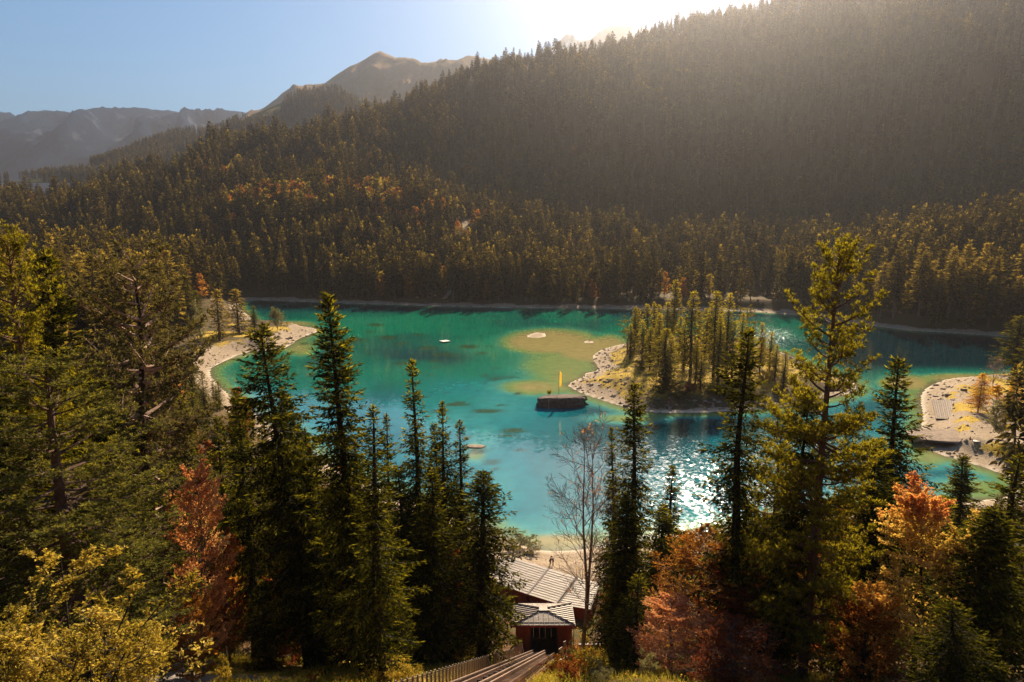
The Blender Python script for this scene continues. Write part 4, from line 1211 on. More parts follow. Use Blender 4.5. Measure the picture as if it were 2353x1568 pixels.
FGL = [
 # left side
 ('p1', 18, 555, 33, 120, "yellowish green pine cut by the left edge of the photo", 0, 'pine'),
 ('s2', 90, 572, 41, 120, "drooping dark spruce just left of the tall bare-trunked pine", 0, None),
 ('p2', 290, 588, 48, 150, "tall scots pine with long bare trunk and pinkish gnarled limbs", 0, 'brown'),
 ('p1', 95, 838, 27, 215, "broad grey-green pine filling the lower left above the yellow bush", 0, 'cool'),
 ('s2', 222, 860, 42, 130, "olive spruce in front of the tall bare-trunked pine's left limbs", 0, None),
 ('s4', 345, 1200, 49, 50, "small mossy green spruce right of the tall pine's trunk", 0, None),
 ('s2', -60, 700, 30, 180, "dark spruce mostly outside the left edge above the yellow bush", 0, None),
 ('s2', 410, 905, 62, 75, "dark spruce behind the right limbs of the tall scots pine", 0, None),
 ('s5', 604, 752, 50, 135, "wide dark spruce with a forked ragged top and a leaning trunk", -4.2, None),
 ('s1', 752, 672, 43, 92, "tallest pointed spruce with a long thin leader against the lake", -3.0, None),
 ('s7', 856, 928, 38, 92, "bright green spruce close to the right of the tallest pointed one", 0, None),
 ('s3', 941, 826, 57, 62, "slender spruce with tiered open top standing above its neighbours", 0, None),
 ('s7', 887, 948, 60, 55, "thin dull spruce top between the bright green and the tiered one", 0, None),
 ('s6', 1000, 975, 62, 50, "olive spruce squeezed behind the tiered spruce", 0, None),
 ('s3', 1022, 922, 58, 48, "dark narrow spruce right of the tiered spruce", 0, None),
 ('s7', 1057, 962, 60, 64, "pointed spruce rightmost but one of the row left of the lake gap", 0, None),
 ('s6', 1108, 1078, 56, 92, "bushy spruce with sagging boughs over the shed roof", 0, None),
 ('s2', 985, 1080, 52, 75, "dense olive spruce low in the middle of the left row", 0, None),
 ('s5', 545, 905, 60, 80, "dark spruce in the shade behind the wide forked one", 0, None),
 ('s1', 690, 985, 56, 75, "shaded spruce between the forked and the tallest pointed one", 0, None),
 ('s3', 800, 1080, 58, 60, "half hidden spruce behind the bright green one", 0, None),
 ('s4', 905, 1330, 44, 48, "young light green spruce at the foot of the bright green one", 0, None),
 ('s4', 600, 1335, 52, 60, "young spruce in the shade under the wide forked spruce", 0, None),
 ('s4', 745, 1350, 52, 50, "young spruce between the two bare lower trunks", 0, None),
 ('s6', 500, 960, 68, 55, "shaded spruce behind the copper beech", 0, None),
 ('s1', 655, 900, 60, 70, "dark spruce filling the gap right of the forked one", 0, None),
 ('s7', 815, 1010, 52, 70, "dark spruce directly behind the bright green one's left flank", 0, None),
 ('s2', 925, 1075, 56, 75, "dense spruce right of the bright green one's lower boughs", 0, None),
 ('s6', 1045, 1105, 66, 62, "green spruce low behind the pointed pair", 0, None),
 ('s6', 700, 1110, 50, 75, "black shaded spruce between the two leaning trunks", 0, None),
 # right side
 ('s3', 1405, 983, 62, 36, "thin pointed spruce just right of the leafless tree", 0, None),
 ('s6', 1463, 883, 57, 70, "tall slim dark spruce in front of the island's left end", 0, None),
 ('s1', 1440, 1130, 54, 60, "bushy spruce below the tall slim dark one", 0, None),
 ('s3', 1545, 1068, 66, 50, "short spruce in front of the glittering water", 0, None),
 ('s2', 1520, 1165, 60, 70, "olive spruce low in front of the glitter's left edge", 0, None),
 ('s6', 1707, 757, 47, 92, "rusty dark spruce between the island and the great pine", 0, None),
 ('p1', 1924, 572, 41, 122, "great sunlit golden pine taller than the lake view on the right", 0, 'pine'),
 ('s5', 1862, 900, 43, 95, "dark twiggy spruce leaning in behind the great golden pine", 2.0, None),
 ('p1', 1790, 985, 50, 95, "lower olive pine left of the great golden pine's trunk", 0, 'pine'),
 ('s2', 2078, 818, 56, 100, "spruce with hanging curtain-like boughs right of the great pine", 0, None),
 ('s2', 2020, 1010, 47, 100, "lower dark spruce under the right side of the great pine", 0, None),
 ('s1', 2213, 1046, 84, 62, "small dark spruce standing before the right-hand beach", 0, None),
 ('s7', 2345, 1040, 44, 110, "light green spruce cut by the right edge of the photo", 0, None),
 ('s1', 2290, 1170, 38, 110, "light green spruce left of the one at the right edge", 0, None),
 ('s4', 2200, 1385, 31, 100, "spreading young spruce at the lower right below the pale maple", 0, None),
 ('s4', 1461, 1322, 47, 66, "bright young spruce right of the leafless tree's trunk", 0, None),
 ('s2', 1812, 1240, 44, 60, "black-green shaded spruce at the bottom right of centre", 0, None),
 ('s5', 1950, 1300, 42, 60, "shaded spruce below the great pine at the bottom edge", 0, None),
 # broad leaved
 ('b1', 455, 1085, 44, 62, "slim copper beech between the tall pine and the forked spruce", 0, 'pinkleaf'),
 ('b1', 425, 1362, 39, 50, "small glowing orange beech above the grassy bank", 0, 'orange'),
 ('b1', 1000, 1255, 56, 62, "red-brown beech left of the shed under the spruces", 0, 'red'),
 ('b1', 1105, 1290, 60, 34, "small yellow-leaved beech close beside the shed roof", 0, 'yellow'),
 ('b1', 1618, 1240, 48, 110, "golden orange beech with layered boughs at the lower centre right", 0, 'orange'),
 ('b1', 1545, 1385, 44, 75, "pinkish orange beech in front of the golden one", 0, 'pinkleaf'),
 ('b1', 1700, 1300, 46, 80, "dark red beech in the shade right of the golden one", 0, 'red'),
 ('b1', 1770, 1235, 54, 90, "sparse rust-coloured beech behind the dark red one", 0, 'red'),
 ('b1', 1925, 1170, 52, 95, "crimson beech half hidden behind the great pine's trunk", 0, 'red'),
 ('b2', 2118, 1178, 40, 130, "pale yellow maple with pink-red rim leaves at the lower right", 0, 'maple'),
 ('b2', 2000, 1370, 38, 95, "orange and olive maple below the pale yellow one", 0, 'orange'),
 ('b1', 1690, 1440, 38, 85, "deep russet beech at the bottom edge right of centre", 0, 'red'),
 ('b1', 505, 1230, 55, 50, "faded rust beech behind the copper one", 0, 'red'),
 ('b1', 380, 1330, 52, 45, "dull red beech behind the glowing orange one's left side", 0, 'red'),
 ('b1', 645, 1420, 58, 45, "thin red-leaved beech in the dark below the forked spruce", 0, 'red'),
 ('b1', 770, 1400, 62, 50, "rust and yellow beech seen between the two bare trunks", 0, 'orange'),
]
CM = {'pine': M['pine'], 'brown': M['pine_brown'], 'cool': M['pine_cool'], None: None}
for k in ('orange', 'red', 'yellow', 'maple', 'pinkleaf'): CM[k] = M[k]
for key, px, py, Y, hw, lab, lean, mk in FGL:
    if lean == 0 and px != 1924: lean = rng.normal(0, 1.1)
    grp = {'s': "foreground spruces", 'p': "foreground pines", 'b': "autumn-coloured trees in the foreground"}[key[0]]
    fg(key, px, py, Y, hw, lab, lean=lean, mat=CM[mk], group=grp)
fg('bare', 1347, 1008, 62, 100, "tall almost leafless tree with pinkish twigs beside the shed", 0)
fg('b3', 130, 1345, 19, 175, "large yellow-leaved bush in the lower left corner", name='leafy_bush', cat='bush', group="yellow bushes")
fg('b3', 285, 1440, 24, 70, "yellowing smaller bush right of the large yellow one", name='leafy_bush', cat='bush', group="yellow bushes")
fg('b3', -20, 1480, 17, 120, "yellow bush cut by the left corner of the photo", name='leafy_bush', cat='bush', group="yellow bushes")

# ---------------------------------------------------------------- trees of the island and of the two spits
def stand(key, bx, by, tpy, hw, label, mat=None, group=None, name=None, cat="tree", z0=2.0, tpx=None):
    x, y, z = hit(bx, by, z0)
    T = at_y(bx, tpy - (8 if key[0] == 'i' and 1430 < bx < 1810 else 0), y)
    dep = y * CP + (CAMZ - z) * SP
    return plant(key, x, y, z - 0.15, T[2] - z, rz=rng.uniform(0, 6.28), r=hw * dep / F * (1.6 if key in ('i0', 'i1', 'i2', 'ip') else 1.1), label=label, crown_mat=mat, group=group, name=name, cat=cat)
IT = [('ip', 1442, 814, 738, 17, "slender pine at the island's left end"), ('i0', 1458, 806, 712, 13, "narrow spruce second from the island's left end"),
      ('i1', 1484, 822, 706, 15, "dark spruce behind the slender pine on the island"), ('i0', 1500, 812, 702, 14, "tall spruce in the left clump of the island"),
      ('i2', 1526, 884, 762, 34, "broad low spruce nearest the island's front bank"), ('i1', 1530, 800, 702, 16, "spruce behind the broad low one on the island"),
      ('i1', 1546, 792, 650, 17, "tallest pale-topped spruce in the island's middle"), ('i1', 1586, 868, 677, 24, "tall straight spruce in the island's middle"),
      ('i0', 1597, 884, 786, 13, "short young spruce at the island's front"), ('i1', 1619, 828, 716, 19, "spruce behind the right clump of the island"),
      ('i1', 1639, 866, 677, 22, "tall spruce of the island's right clump"), ('i0', 1668, 862, 682, 22, "rightmost tall spruce of the island's right clump"),
      ('i2', 1650, 884, 730, 18, "dark spruce in front of the island's right clump"), ('i0', 1512, 832, 728, 15, "olive spruce wedged in the island's left clump"),
      ('i1', 1681, 872, 745, 17, "lower spruce on the right slope of the island"), ('ip', 1714, 806, 712, 17, "lone pine behind the rusty foreground spruce on the island"),
      ('i0', 1726, 822, 772, 9, "small spruce near the island's right end"), ('i0', 1560, 815, 735, 15, "spruce at the centre back of the island"), ('i1', 1604, 800, 722, 14, "thin spruce at the far side of the island"),
      ('i1', 1475, 838, 745, 13, "spruce standing on the island's rocky left shoulder"), ('i0', 1780, 870, 800, 14, "spruce at the island's right shore")]
IT += [('i0', 1700, 850, 725, 15, "spruce right of the island's right clump"), ('i2', 1722, 868, 760, 16, "bushy spruce on the island's right slope"), ('i1', 1745, 858, 748, 13, "slender spruce on the island's right slope"), ('i0', 1768, 850, 770, 13, "spruce near the small orange island tree"), ('i2', 1800, 892, 815, 16, "dark spruce by the pale rocks at the island's right end"),
       ('i1', 1465, 796, 716, 13, "spruce at the back of the island's left clump"), ('i0', 1510, 795, 708, 14, "spruce at the back of the island behind its middle"), ('i2', 1570, 850, 735, 16, "dark spruce leaning over the island's grassy middle"),
       ('i0', 1630, 800, 706, 14, "tall thin spruce at the island's far right bank"), ('i1', 1655, 812, 716, 14, "spruce behind the island's right clump, near the far bank"), ('i2', 1610, 895, 820, 13, "short dark spruce on the shaded front bank"),
       ('i2', 1540, 862, 775, 16, "bushy spruce beside the broad low one on the island"), ('i0', 1448, 826, 752, 11, "small spruce under the island's leftmost pine"), ('i1', 1493, 850, 760, 14, "half shaded spruce above the island's rocky shoulder")]
for k, bx, by, ty, hw, lab in IT:
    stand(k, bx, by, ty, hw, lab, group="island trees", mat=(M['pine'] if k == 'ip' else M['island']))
stand('ml', 1750, 826, 776, 12, "small orange tree on the island's right end", group="island trees", name='larch_tree', mat=M['orange'])
ST = [('m0', 505, 783, 664, 26, "big dark spruce on the left spit, left of the pair", None), ('m0', 549, 765, 664, 28, "big dark spruce on the left spit, right of the pair", None),
      ('i0', 585, 760, 702, 11, "narrow small spruce on the left spit", None), ('i0', 604, 762, 738, 7, "tiny spruce beside the willow on the left spit", None),
      ('i1', 455, 732, 668, 16, "dark spruce behind the silver willows on the left", None), ('i1', 436, 750, 655, 18, "spruce left of the silver willows behind the scots pine", None),
      ('mw', 638, 760, 716, 23, "round silver willow at the tip of the left spit", 'willow'), ('mw', 445, 768, 704, 20, "pale yellow-green willow behind the scots pine", 'willow'),
      ('mw', 462, 795, 735, 18, "silver willow in front of the pale yellow-green one", 'willow'), ('md', 462, 690, 636, 18, "orange-red tree behind the left spit", 'orange'),
      ('i1', 2328, 862, 724, 34, "dark spruce at the back of the right-hand beach", None), ('ml', 2247, 948, 860, 30, "golden larch beside the wooden deck", 'gold'),
      ('ml', 2324, 948, 874, 24, "yellow larch near the right edge above the beach", 'gold'), ('mw', 2304, 1012, 932, 50, "wide silver willow on the right-hand beach", 'willow'),
      ('i1', 2365, 905, 760, 36, "dark spruce at the right edge behind the yellow larch", None), ('md', 2290, 925, 890, 22, "low yellow-brown tree between the two larches", 'gold')]
for k, bx, by, ty, hw, lab, mk in ST:
    stand(k, bx, by, ty, hw, lab, mat=M[mk] if mk else None, z0=3)
stand('bare', 2282, 905, 826, 30, "purple-brown leafless bush behind the golden larch", name='bare_bush', cat='bush')

# bushes, low growth
def bush(px, py, hpx, hw, label, mat, z0=3, key='b4', group=None):
    return stand(key, px, py, py - hpx, hw, label, mat=M[mat], z0=z0, name='small_bush', cat='bush', group=group)
for (a, b, h, w, lab, mt) in ((1515, 905, 20, 24, "dark thicket at the left of the island's front bank", 'spruce'), (1560, 915, 18, 24, "dark thicket on the island's front bank above the boulders", 'spruce'), (1660, 905, 20, 24, "dark thicket under the island's right clump", 'spruce'), (1540, 898, 22, 26, "dark bush under the broad spruce on the island", 'spruce'), (1630, 905, 20, 22, "dark bush on the island's front bank", 'spruce'), (1472, 850, 22, 20, "low bush on the island's rocky shoulder", 'spruce'),
                              (1585, 902, 18, 20, "bush between the island's two shaded banks", 'red'), (1760, 872, 20, 20, "olive bush on the right of the island", 'yellow'), (1700, 890, 18, 16, "rust bush at the foot of the island's right clump", 'red'),
                              (1748, 832, 10, 10, "red bush under the small orange island tree", 'red'), (1185, 1262, 36, 40, "pale cream bush behind the long shed roof", 'willow'), (1225, 1270, 22, 25, "pale bush at the waterside left of the two people", 'willow')):
    bush(a, b, h, w, lab, mt)
# ---------------------------------------------------------------- materials of built things
M['sheet'] = solid_mat('weathered_sheet_metal', (0.34, 0.275, 0.225), (0.2, 0.15, 0.12), scale=0.9, rough=0.55, bump=0.1, stretch=(0.4, 2, 1), spec=0.4)
M['sheet_seam'] = solid_mat('roof_seam', (0.16, 0.12, 0.11), scale=4, rough=0.6)
M['red_trim'] = solid_mat('red_painted_trim', (0.32, 0.03, 0.03), (0.22, 0.02, 0.02), scale=6, rough=0.5)
M['red_wood'] = solid_mat('red_brown_boards', (0.26, 0.045, 0.02), (0.12, 0.025, 0.014), scale=2.0, stretch=(5, 5, 0.6), rough=0.85, bump=0.4)
M['dark_wood'] = solid_mat('dark_boards', (0.05, 0.03, 0.022), (0.02, 0.014, 0.012), scale=2, stretch=(5, 5, .6), rough=0.9)
M['rail'] = solid_mat('rail_steel', (0.20, 0.12, 0.085), (0.32, 0.24, 0.2), scale=3, rough=0.45, metal=0.5, bump=0.1)
M['rust'] = solid_mat('rusty_steel', (0.13, 0.055, 0.03), (0.07, 0.035, 0.025), scale=5, rough=0.8, metal=0.2)
M['galv'] = solid_mat('galvanised_post', (0.24, 0.17, 0.14), (0.14, 0.10, 0.085), scale=5, rough=0.55, metal=0.3)
M['galv_light'] = solid_mat('galvanised_strut', (0.6, 0.55, 0.5), (0.45, 0.4, 0.36), scale=5, rough=0.5, metal=0.4)
M['mesh'] = solid_mat('wire_mesh', (0.38, 0.30, 0.2), (0.26, 0.2, 0.13), scale=8, rough=0.7, bump=0.3)
M['tie'] = solid_mat('track_tie', (0.34, 0.24, 0.17), (0.2, 0.13, 0.09), scale=3, rough=0.9)
M['plank'] = solid_mat('grey_weathered_plank', (0.40, 0.32, 0.25), (0.26, 0.20, 0.16), scale=2.0, stretch=(1, 1, 1), rough=0.85, bump=0.2)
M['gap'] = solid_mat('dark_underframe', (0.05, 0.035, 0.03), scale=3, rough=0.9)
M['rock'] = solid_mat('layered_rock', (0.34, 0.26, 0.19), (0.16, 0.11, 0.085), scale=0.8, stretch=(1, 1, 3), rough=0.95, bump=0.9, bscale=2.5, detail=6)
M['rock_dark'] = solid_mat('dark_wet_rock', (0.19, 0.13, 0.1), (0.07, 0.045, 0.04), scale=0.9, stretch=(1, 1, 1.6), rough=0.9, bump=1.0, bscale=2.0, detail=6)
M['white'] = solid_mat('white_paint', (0.78, 0.74, 0.68), (0.7, 0.66, 0.6), scale=2, rough=0.5, bump=0.05)
M['flag'] = foliage_mat('yellow_flag_cloth', (0.85, 0.66, 0.25), (0.9, 0.72, 0.3), trans=0.55, var=0.02)
M['pole'] = solid_mat('thin_grey_pole', (0.25, 0.2, 0.16), scale=3, rough=0.5, metal=0.4)
M['concrete'] = solid_mat('pale_concrete', (0.42, 0.36, 0.32), (0.33, 0.28, 0.25), scale=1.5, rough=0.9)
M['stump_top'] = solid_mat('cut_wood', (0.5, 0.36, 0.22), (0.38, 0.25, 0.14), scale=6, rough=0.9)

def mat_from(ux, uy, uz):
    return np.array([ux, uy, uz], float).T

# ---------------------------------------------------------------- long flat sheds with ribbed roofs by the shore
ZF, ZB_ = 6.6, 7.8
def rp(px, py, z): 
    x, y = on_z(px, py, z); return np.array([x, y, z])
def roof_quad(A, B, Cc, D, label, rows=13, zg=2.6, wall=True):
    """A,B front eave (left, right), D,C rear edge (left, right)"""
    org = (A + B) / 2
    root = empty('shed', (float(org[0]), float(org[1]), zg), label=label, cat='building', group="low shore buildings with ribbed roofs")
    off = np.array([org[0], org[1], zg])
    A, B, Cc, D = [p - off for p in (A, B, Cc, D)]
    nrm = norm(np.cross(B - A, D - A))
    if nrm[2] < 0: nrm = -nrm
    for k in range(rows):
        t0, t1 = k / rows, (k + 1) / rows
        a, b = A + (D - A) * t0, B + (Cc - B) * t0
        c, d = B + (Cc - B) * (t1 + 0.01), A + (D - A) * (t1 + 0.01)
        th = 0.05
        lift0, lift1 = nrm * 0.07, nrm * 0.0
        V = [a, b, c, d, a + nrm * th + lift0, b + nrm * th + lift0, c + nrm * th + lift1 + nrm * 0.01, d + nrm * th + lift1 + nrm * 0.01]
        mb = MB(); mb.add(np.array(V), Q=[[0, 3, 2, 1], [4, 5, 6, 7], [0, 1, 5, 4], [1, 2, 6, 5], [2, 3, 7, 6], [3, 0, 4, 7]])
        mb.obj('roof_sheet', M['sheet'], root)
        # dark joint under the overlap
    up = nrm * 0.16
    for (p, q, nm, mt, w) in ((A, B, 'fascia', M['red_trim'], 0.12), (A, D, 'verge_strip', M['sheet_seam'], 0.10), (B, Cc, 'verge_strip', M['sheet_seam'], 0.10)):
        mb = MB(); d_ = norm(q - p); s_ = norm(np.cross(d_, nrm)); 
        V = []
        for pt in (p - d_ * 0.05, q + d_ * 0.05):
            for e, f in ((-w, -0.12), (w, -0.12), (w, 0.10), (-w, 0.10)):
                V.append(pt + s_ * e * (0.35 if nm == 'fascia' else 1) + nrm * f + (np.array([0, 0, -0.05]) if nm == 'fascia' else 0) + (nrm * 0.06 if nm != 'fascia' else 0))
        mb.add(np.array(V), Q=[[0, 1, 2, 3], [7, 6, 5, 4], [0, 4, 5, 1], [1, 5, 6, 2], [2, 6, 7, 3], [3, 7, 4, 0]])
        mb.obj(nm, mt, root)
    # walls of upright boards set back below the roof
    cen = (A + B + Cc + D) / 4
    pts = [p + (cen - p) * 0.07 for p in (A, B, Cc, D)]
    for i in range(4):
        p, q = pts[i], pts[(i + 1) % 4]
        n = max(3, int(np.linalg.norm((q - p)[:2]) / 0.8))
        for k in range(n):
            a = p + (q - p) * (k / n); b = p + (q - p) * ((k + 1) / n - 0.004)
            s_ = norm(np.cross(b - a, np.array([0, 0, 1.0]))) * (0.05 + 0.02 * (k % 2))
            V = [[*(a + s_)[:2], -1.5], [*(b + s_)[:2], -1.5], [*(b - s_)[:2], -1.5], [*(a - s_)[:2], -1.5],
                 [*(a + s_)[:2], a[2] - .14], [*(b + s_)[:2], b[2] - .14], [*(b - s_)[:2], b[2] - .14], [*(a - s_)[:2], a[2] - .14]]
            mb = MB(); mb.add(np.array(V), Q=[[0, 3, 2, 1], [4, 5, 6, 7], [0, 1, 5, 4], [1, 2, 6, 5], [2, 3, 7, 6], [3, 0, 4, 7]])
            mb.obj('board', M['red_wood'], root)
    return root
def lerp(a, b, t): return a + (b - a) * t
f0, f1, f2, f3 = rp(1120, 1336, ZF), rp(1212, 1367, ZF), rp(1279, 1388, ZF), rp(1356, 1402, ZF - 0.15)
r0_, r1_, r2_, r3_ = rp(1158, 1276, ZB_), rp(1260, 1308, ZB_), rp(1324, 1327, ZB_), rp(1378, 1341, ZB_ - .15)
roof_quad(f0, f1, r1_, r0_, "left of the three low ribbed roofs by the lake, half under spruce boughs")
roof_quad(f1 + (f2 - f1) * 0.02, f2, r2_, r1_ + (r2_ - r1_) * 0.02, "middle low ribbed roof by the lake with leaf litter along its eave")
roof_quad(f2 + (f3 - f2) * 0.05 - np.array([0, 0, .12]), f3, r3_, r2_ + (r3_ - r2_) * 0.05 - np.array([0, 0, .12]), "right low ribbed roof by the lake, darker, behind the leafless tree")

# ---------------------------------------------------------------- lower station shed with hipped roof
ZE = 14.6; ZG = 9.8
A = rp(1177, 1438, ZE); B = rp(1314, 1438, ZE); Cc = rp(1316, 1389, ZE); D = rp(1187, 1387, ZE)
Cc[1] = D[1] = (Cc[1] + D[1]) / 2; A[1] = B[1] = (A[1] + B[1]) / 2
xl, xr = (A[0] + D[0]) / 2 - 0.15, (B[0] + Cc[0]) / 2 + 0.15
yf, yb = A[1], Cc[1]
cxm, cym = (xl + xr) / 2, (yf + yb) / 2
W_, L_ = xr - xl, yb - yf
st = empty('station_shed', (cxm, yf, ZG), label="red-brown wooden station shed with a hipped metal roof where the rails end", cat="building")
off = np.array([cxm, yf, ZG])
e = ZE - ZG
RZ = e + 0.62
P_ = [np.array(v) for v in ([-W_ / 2, 0, e], [W_ / 2, 0, e], [W_ / 2, L_, e], [-W_ / 2, L_, e])]
rl, rr_ = np.array([-0.55, L_ * 0.42, RZ]), np.array([0.55, L_ * 0.42, RZ])
rl2, rr2 = np.array([-0.55, L_ * 0.58, RZ]), np.array([0.55, L_ * 0.58, RZ])
def slab(verts, name, mat, parent, th=0.06, lift=0.0):
    v = [np.array(p, float) for p in verts]
    n_ = norm(np.cross(v[1] - v[0], v[-1] - v[0])); 
    if n_[2] < 0: n_ = -n_
    k = len(v)
    V = [p + n_ * lift for p in v] + [p + n_ * (lift + th) for p in v]
    mb = MB(); base_ = np.array(V)
    if k == 4: mb.add(base_, Q=[[3, 2, 1, 0], [4, 5, 6, 7]] + [[i, (i + 1) % 4, 4 + (i + 1) % 4, 4 + i] for i in range(4)])
    else: mb.add(base_, Q=[[i, (i + 1) % 3, 3 + (i + 1) % 3, 3 + i] for i in range(3)], T=[[2, 1, 0], [3, 4, 5]])
    return mb.obj(name, mat, parent)
# side slopes: long horizontal sheets; front and back slopes: upright sheets with standing seams
rows = 10
for sgn in (-1, 1):
    a0 = P_[0] if sgn < 0 else P_[1]; b0_ = P_[3] if sgn < 0 else P_[2]; rA = rl if sgn < 0 else rr_; rB = rl2 if sgn < 0 else rr2
    nse = 11
    for k in range(nse):       # strips running up the slope, seen as lines across the picture
        t0, t1 = k / nse, (k + 1) / nse
        def edge(t):
            p = lerp(a0, b0_, t)
            if t < 0.42: q = lerp(a0, rA, t / 0.42)
            elif t > 0.58: q = lerp(b0_, rB, (1 - t) / 0.42)
            else: q = lerp(rA, rB, (t - 0.42) / 0.16)
            return p, q
        p0_, q0_ = edge(t0); p1_, q1_ = edge(t1)
        if t0 == 0: q0_ = p0_ + (q1_ - p1_) * 0.02
        slab([p0_, p1_, q1_, q0_], 'roof_sheet', M['sheet'], st)
        mb = MB(); d_ = norm(q1_ - p1_); 
        if k < nse - 1:
            mid_ = (p1_ + q1_) / 2 + np.array([0, 0, 0.10]); L2_ = np.linalg.norm(q1_ - p1_)
            prisms(mb, p1_ + np.array([0, 0, .10]), q1_ + np.array([0, 0, .10]), 0.045, 0.045, 4)
            mb.obj('standing_seam', M['sheet_seam'], st)
for (a0, b0_, rA, rB) in ((P_[0], P_[1], rl, rr_), (P_[3], P_[2], rl2, rr2)):
    nse = 12
    for k in range(nse):
        t0, t1 = k / nse, (k + 1) / nse
        def up_(t):
            x = lerp(a0[0], b0_[0], t)
            h_ = 1.0 if abs(x) <= 0.55 else (W_ / 2 - abs(x)) / (W_ / 2 - 0.55)
            p = lerp(a0, b0_, t); q = np.array([x, lerp(a0[1], rA[1], h_), lerp(e, RZ, h_)])
            return p, q
        p0_, q0_ = up_(t0); p1_, q1_ = up_(t1)
        if k == 0: q0_ = p0_ + (q1_ - p1_) * 0.02
        if k == nse - 1: q1_ = p1_ + (q0_ - p0_) * 0.02
        slab([p0_, p1_, q1_, q0_], 'roof_sheet', M['sheet'], st, lift=0.003)
        if 0 < k:
            mb = MB(); prisms(mb, p0_ + np.array([0, 0, .10]), q0_ + np.array([0, 0, .10]), 0.03, 0.03, 4); mb.obj('standing_seam', M['galv_light'], st)
slab([rl, rr_, rr2, rl2], 'roof_cap', M['sheet'], st, th=0.08, lift=0.03)
for p, q in ((P_[0], rl), (P_[1], rr_), (P_[2], rr2), (P_[3], rl2), (rl, rr_)):
    mb = MB(); prisms(mb, p + np.array([0, 0, .12]), q + np.array([0, 0, .14]), 0.06, 0.06, 4); mb.obj('hip_ridge', M['rust'], st)
mb = MB(); prisms(mb, [P_[0] + np.array([0.1, .35, .2])], [P_[1] + np.array([-0.1, .35, .2])], 0.03, 0.03, 4); mb.obj('snow_rail', M['rust'], st)
mb = MB(); mb.box((0, -0.05, e - 0.10), (W_ + 0.1, 0.06, 0.24)); mb.obj('fascia', M['red_trim'], st)
for sx_ in (-1, 1):
    mb = MB(); mb.box((sx_ * (W_ / 2 + 0.04), L_ / 2, e - 0.10), (0.05, L_, 0.2)); mb.obj('fascia', M['sheet_seam'], st)
mb = MB(); mb.box((0, L_ / 2, e - 0.28), (W_ - 0.3, L_ - 0.2, 0.12)); mb.obj('eave_board', M['dark_wood'], st)
ww = W_ - 0.7; y0w = 0.45; dw = 2.9
def wall_boards(x0, x1, y, z0, z1, axis='x', mat=None, w=0.28):
    n = max(2, int(round((x1 - x0) / w)))
    for k in range(n):
        a = x0 + (x1 - x0) * k / n; b = x0 + (x1 - x0) * (k + 1) / n - 0.015
        mb = MB()
        t = 0.05 + 0.02 * (k % 2)
        if axis == 'x': mb.box(((a + b) / 2, y - t / 2, (z0 + z1) / 2), (b - a, t, z1 - z0))
        else: mb.box((y, (a + b) / 2, (z0 + z1) / 2), (t, b - a, z1 - z0))
        mb.obj('board', mat or M['red_wood'], st)
wall_boards(-ww / 2, -dw / 2 - 0.3, y0w, -1.2, e - 0.35)
wall_boards(dw / 2 + 0.3, ww / 2, y0w, -1.2, e - 0.35)
wall_boards(y0w + 0.1, L_ - 0.3, -ww / 2, -1.2, e - 0.35, axis='y', w=0.6)
wall_boards(y0w + 0.1, L_ - 0.3, ww / 2, -1.2, e - 0.35, axis='y', w=0.6)
wall_boards(-ww / 2, ww / 2, L_ - 0.25, -1.2, e - 0.35, mat=M['dark_wood'], w=0.8)
mb = MB(); mb.box((-0.55, y0w + 1.2, 1.9), (1.9, 0.12, 0.16)); mb.obj('crossbar', M['rust'], st)
for sx_ in (-1, 1):
    mb = MB(); mb.box((sx_ * (dw / 2 + 0.22), y0w - 0.02, (e - 1.4) / 2 - 0.1), (0.16, 0.16, e - 0.4 + 0.9)); mb.obj('door_post', M['dark_wood'], st)
mb = MB(); prisms(mb, [[W_ / 2 - 0.15, 0.1, -1.0]], [[W_ / 2 - 0.15, 0.1, e - 0.3]], 0.05, 0.05, 8); mb.obj('downpipe', M['galv_light'], st)
mb = MB(); mb.box((-W_ / 2 + 0.1, 0.2, 0.2), (0.12, 0.12, 2.4), rot=Euler((0, rad(28), 0)).to_matrix()); mb.obj('brace', M['rust'], st)

# retaining walls beside the shed
mb = MB(); mb.box((xr + 3.4, yf + 1.0, ZG + 0.2), (5.6, 0.3, 2.6)); mb.box((xr + 3.4, yf + 1.0, ZG + 1.54), (5.7, 0.4, 0.08))
w_ = mb.obj('retaining_wall', M['concrete']); tag(w_, "low concrete wall right of the station shed", "wall")

# ---------------------------------------------------------------- funicular track
def tz(Y): return 61.0 - 0.64 * Y + 0.35
La, Lb = track_pt(1221, 1501), track_pt(1068, 1567)
Ra, Rb = track_pt(1248, 1502), track_pt(1129, 1567)
def ext(a, b, k): return b + (b - a) * k
track = empty('funicular_track', tuple(map(float, (La + Ra) / 2)), label="rusty inclined railway track running down into the station shed", cat="railway track")
o3 = (La + Ra) / 2
La_, Lb_, Ra_, Rb_ = La - o3, ext(La, Lb, 0.6) - o3, Ra - o3, ext(Ra, Rb, 0.6) - o3
La_ = La_ + (La_ - Lb_) * 0.04; Ra_ = Ra_ + (Ra_ - Rb_) * 0.04
upn = norm(np.array([0, 0.64, 1.0])[None])[0]
def profile(a, b, prof, mb, up=upn):
    d = norm(b - a); s = norm(np.cross(d, up))
    k = len(prof)
    V = [a + s * x + up * z for x, z in prof] + [b + s * x + up * z for x, z in prof]
    Q = [[i, (i + 1) % k, k + (i + 1) % k, k + i] for i in range(k)]
    mb.add(np.array(V), Q=Q)
RP = [(-.07, 0), (.07, 0), (.07, .03), (.015, .05), (.015, .13), (.045, .14), (.045, .19), (-.045, .19), (-.045, .14), (-.015, .13), (-.015, .05), (-.07, .03)]
RPb = [(x * 1.7, z * 1.5) for x, z in RP]
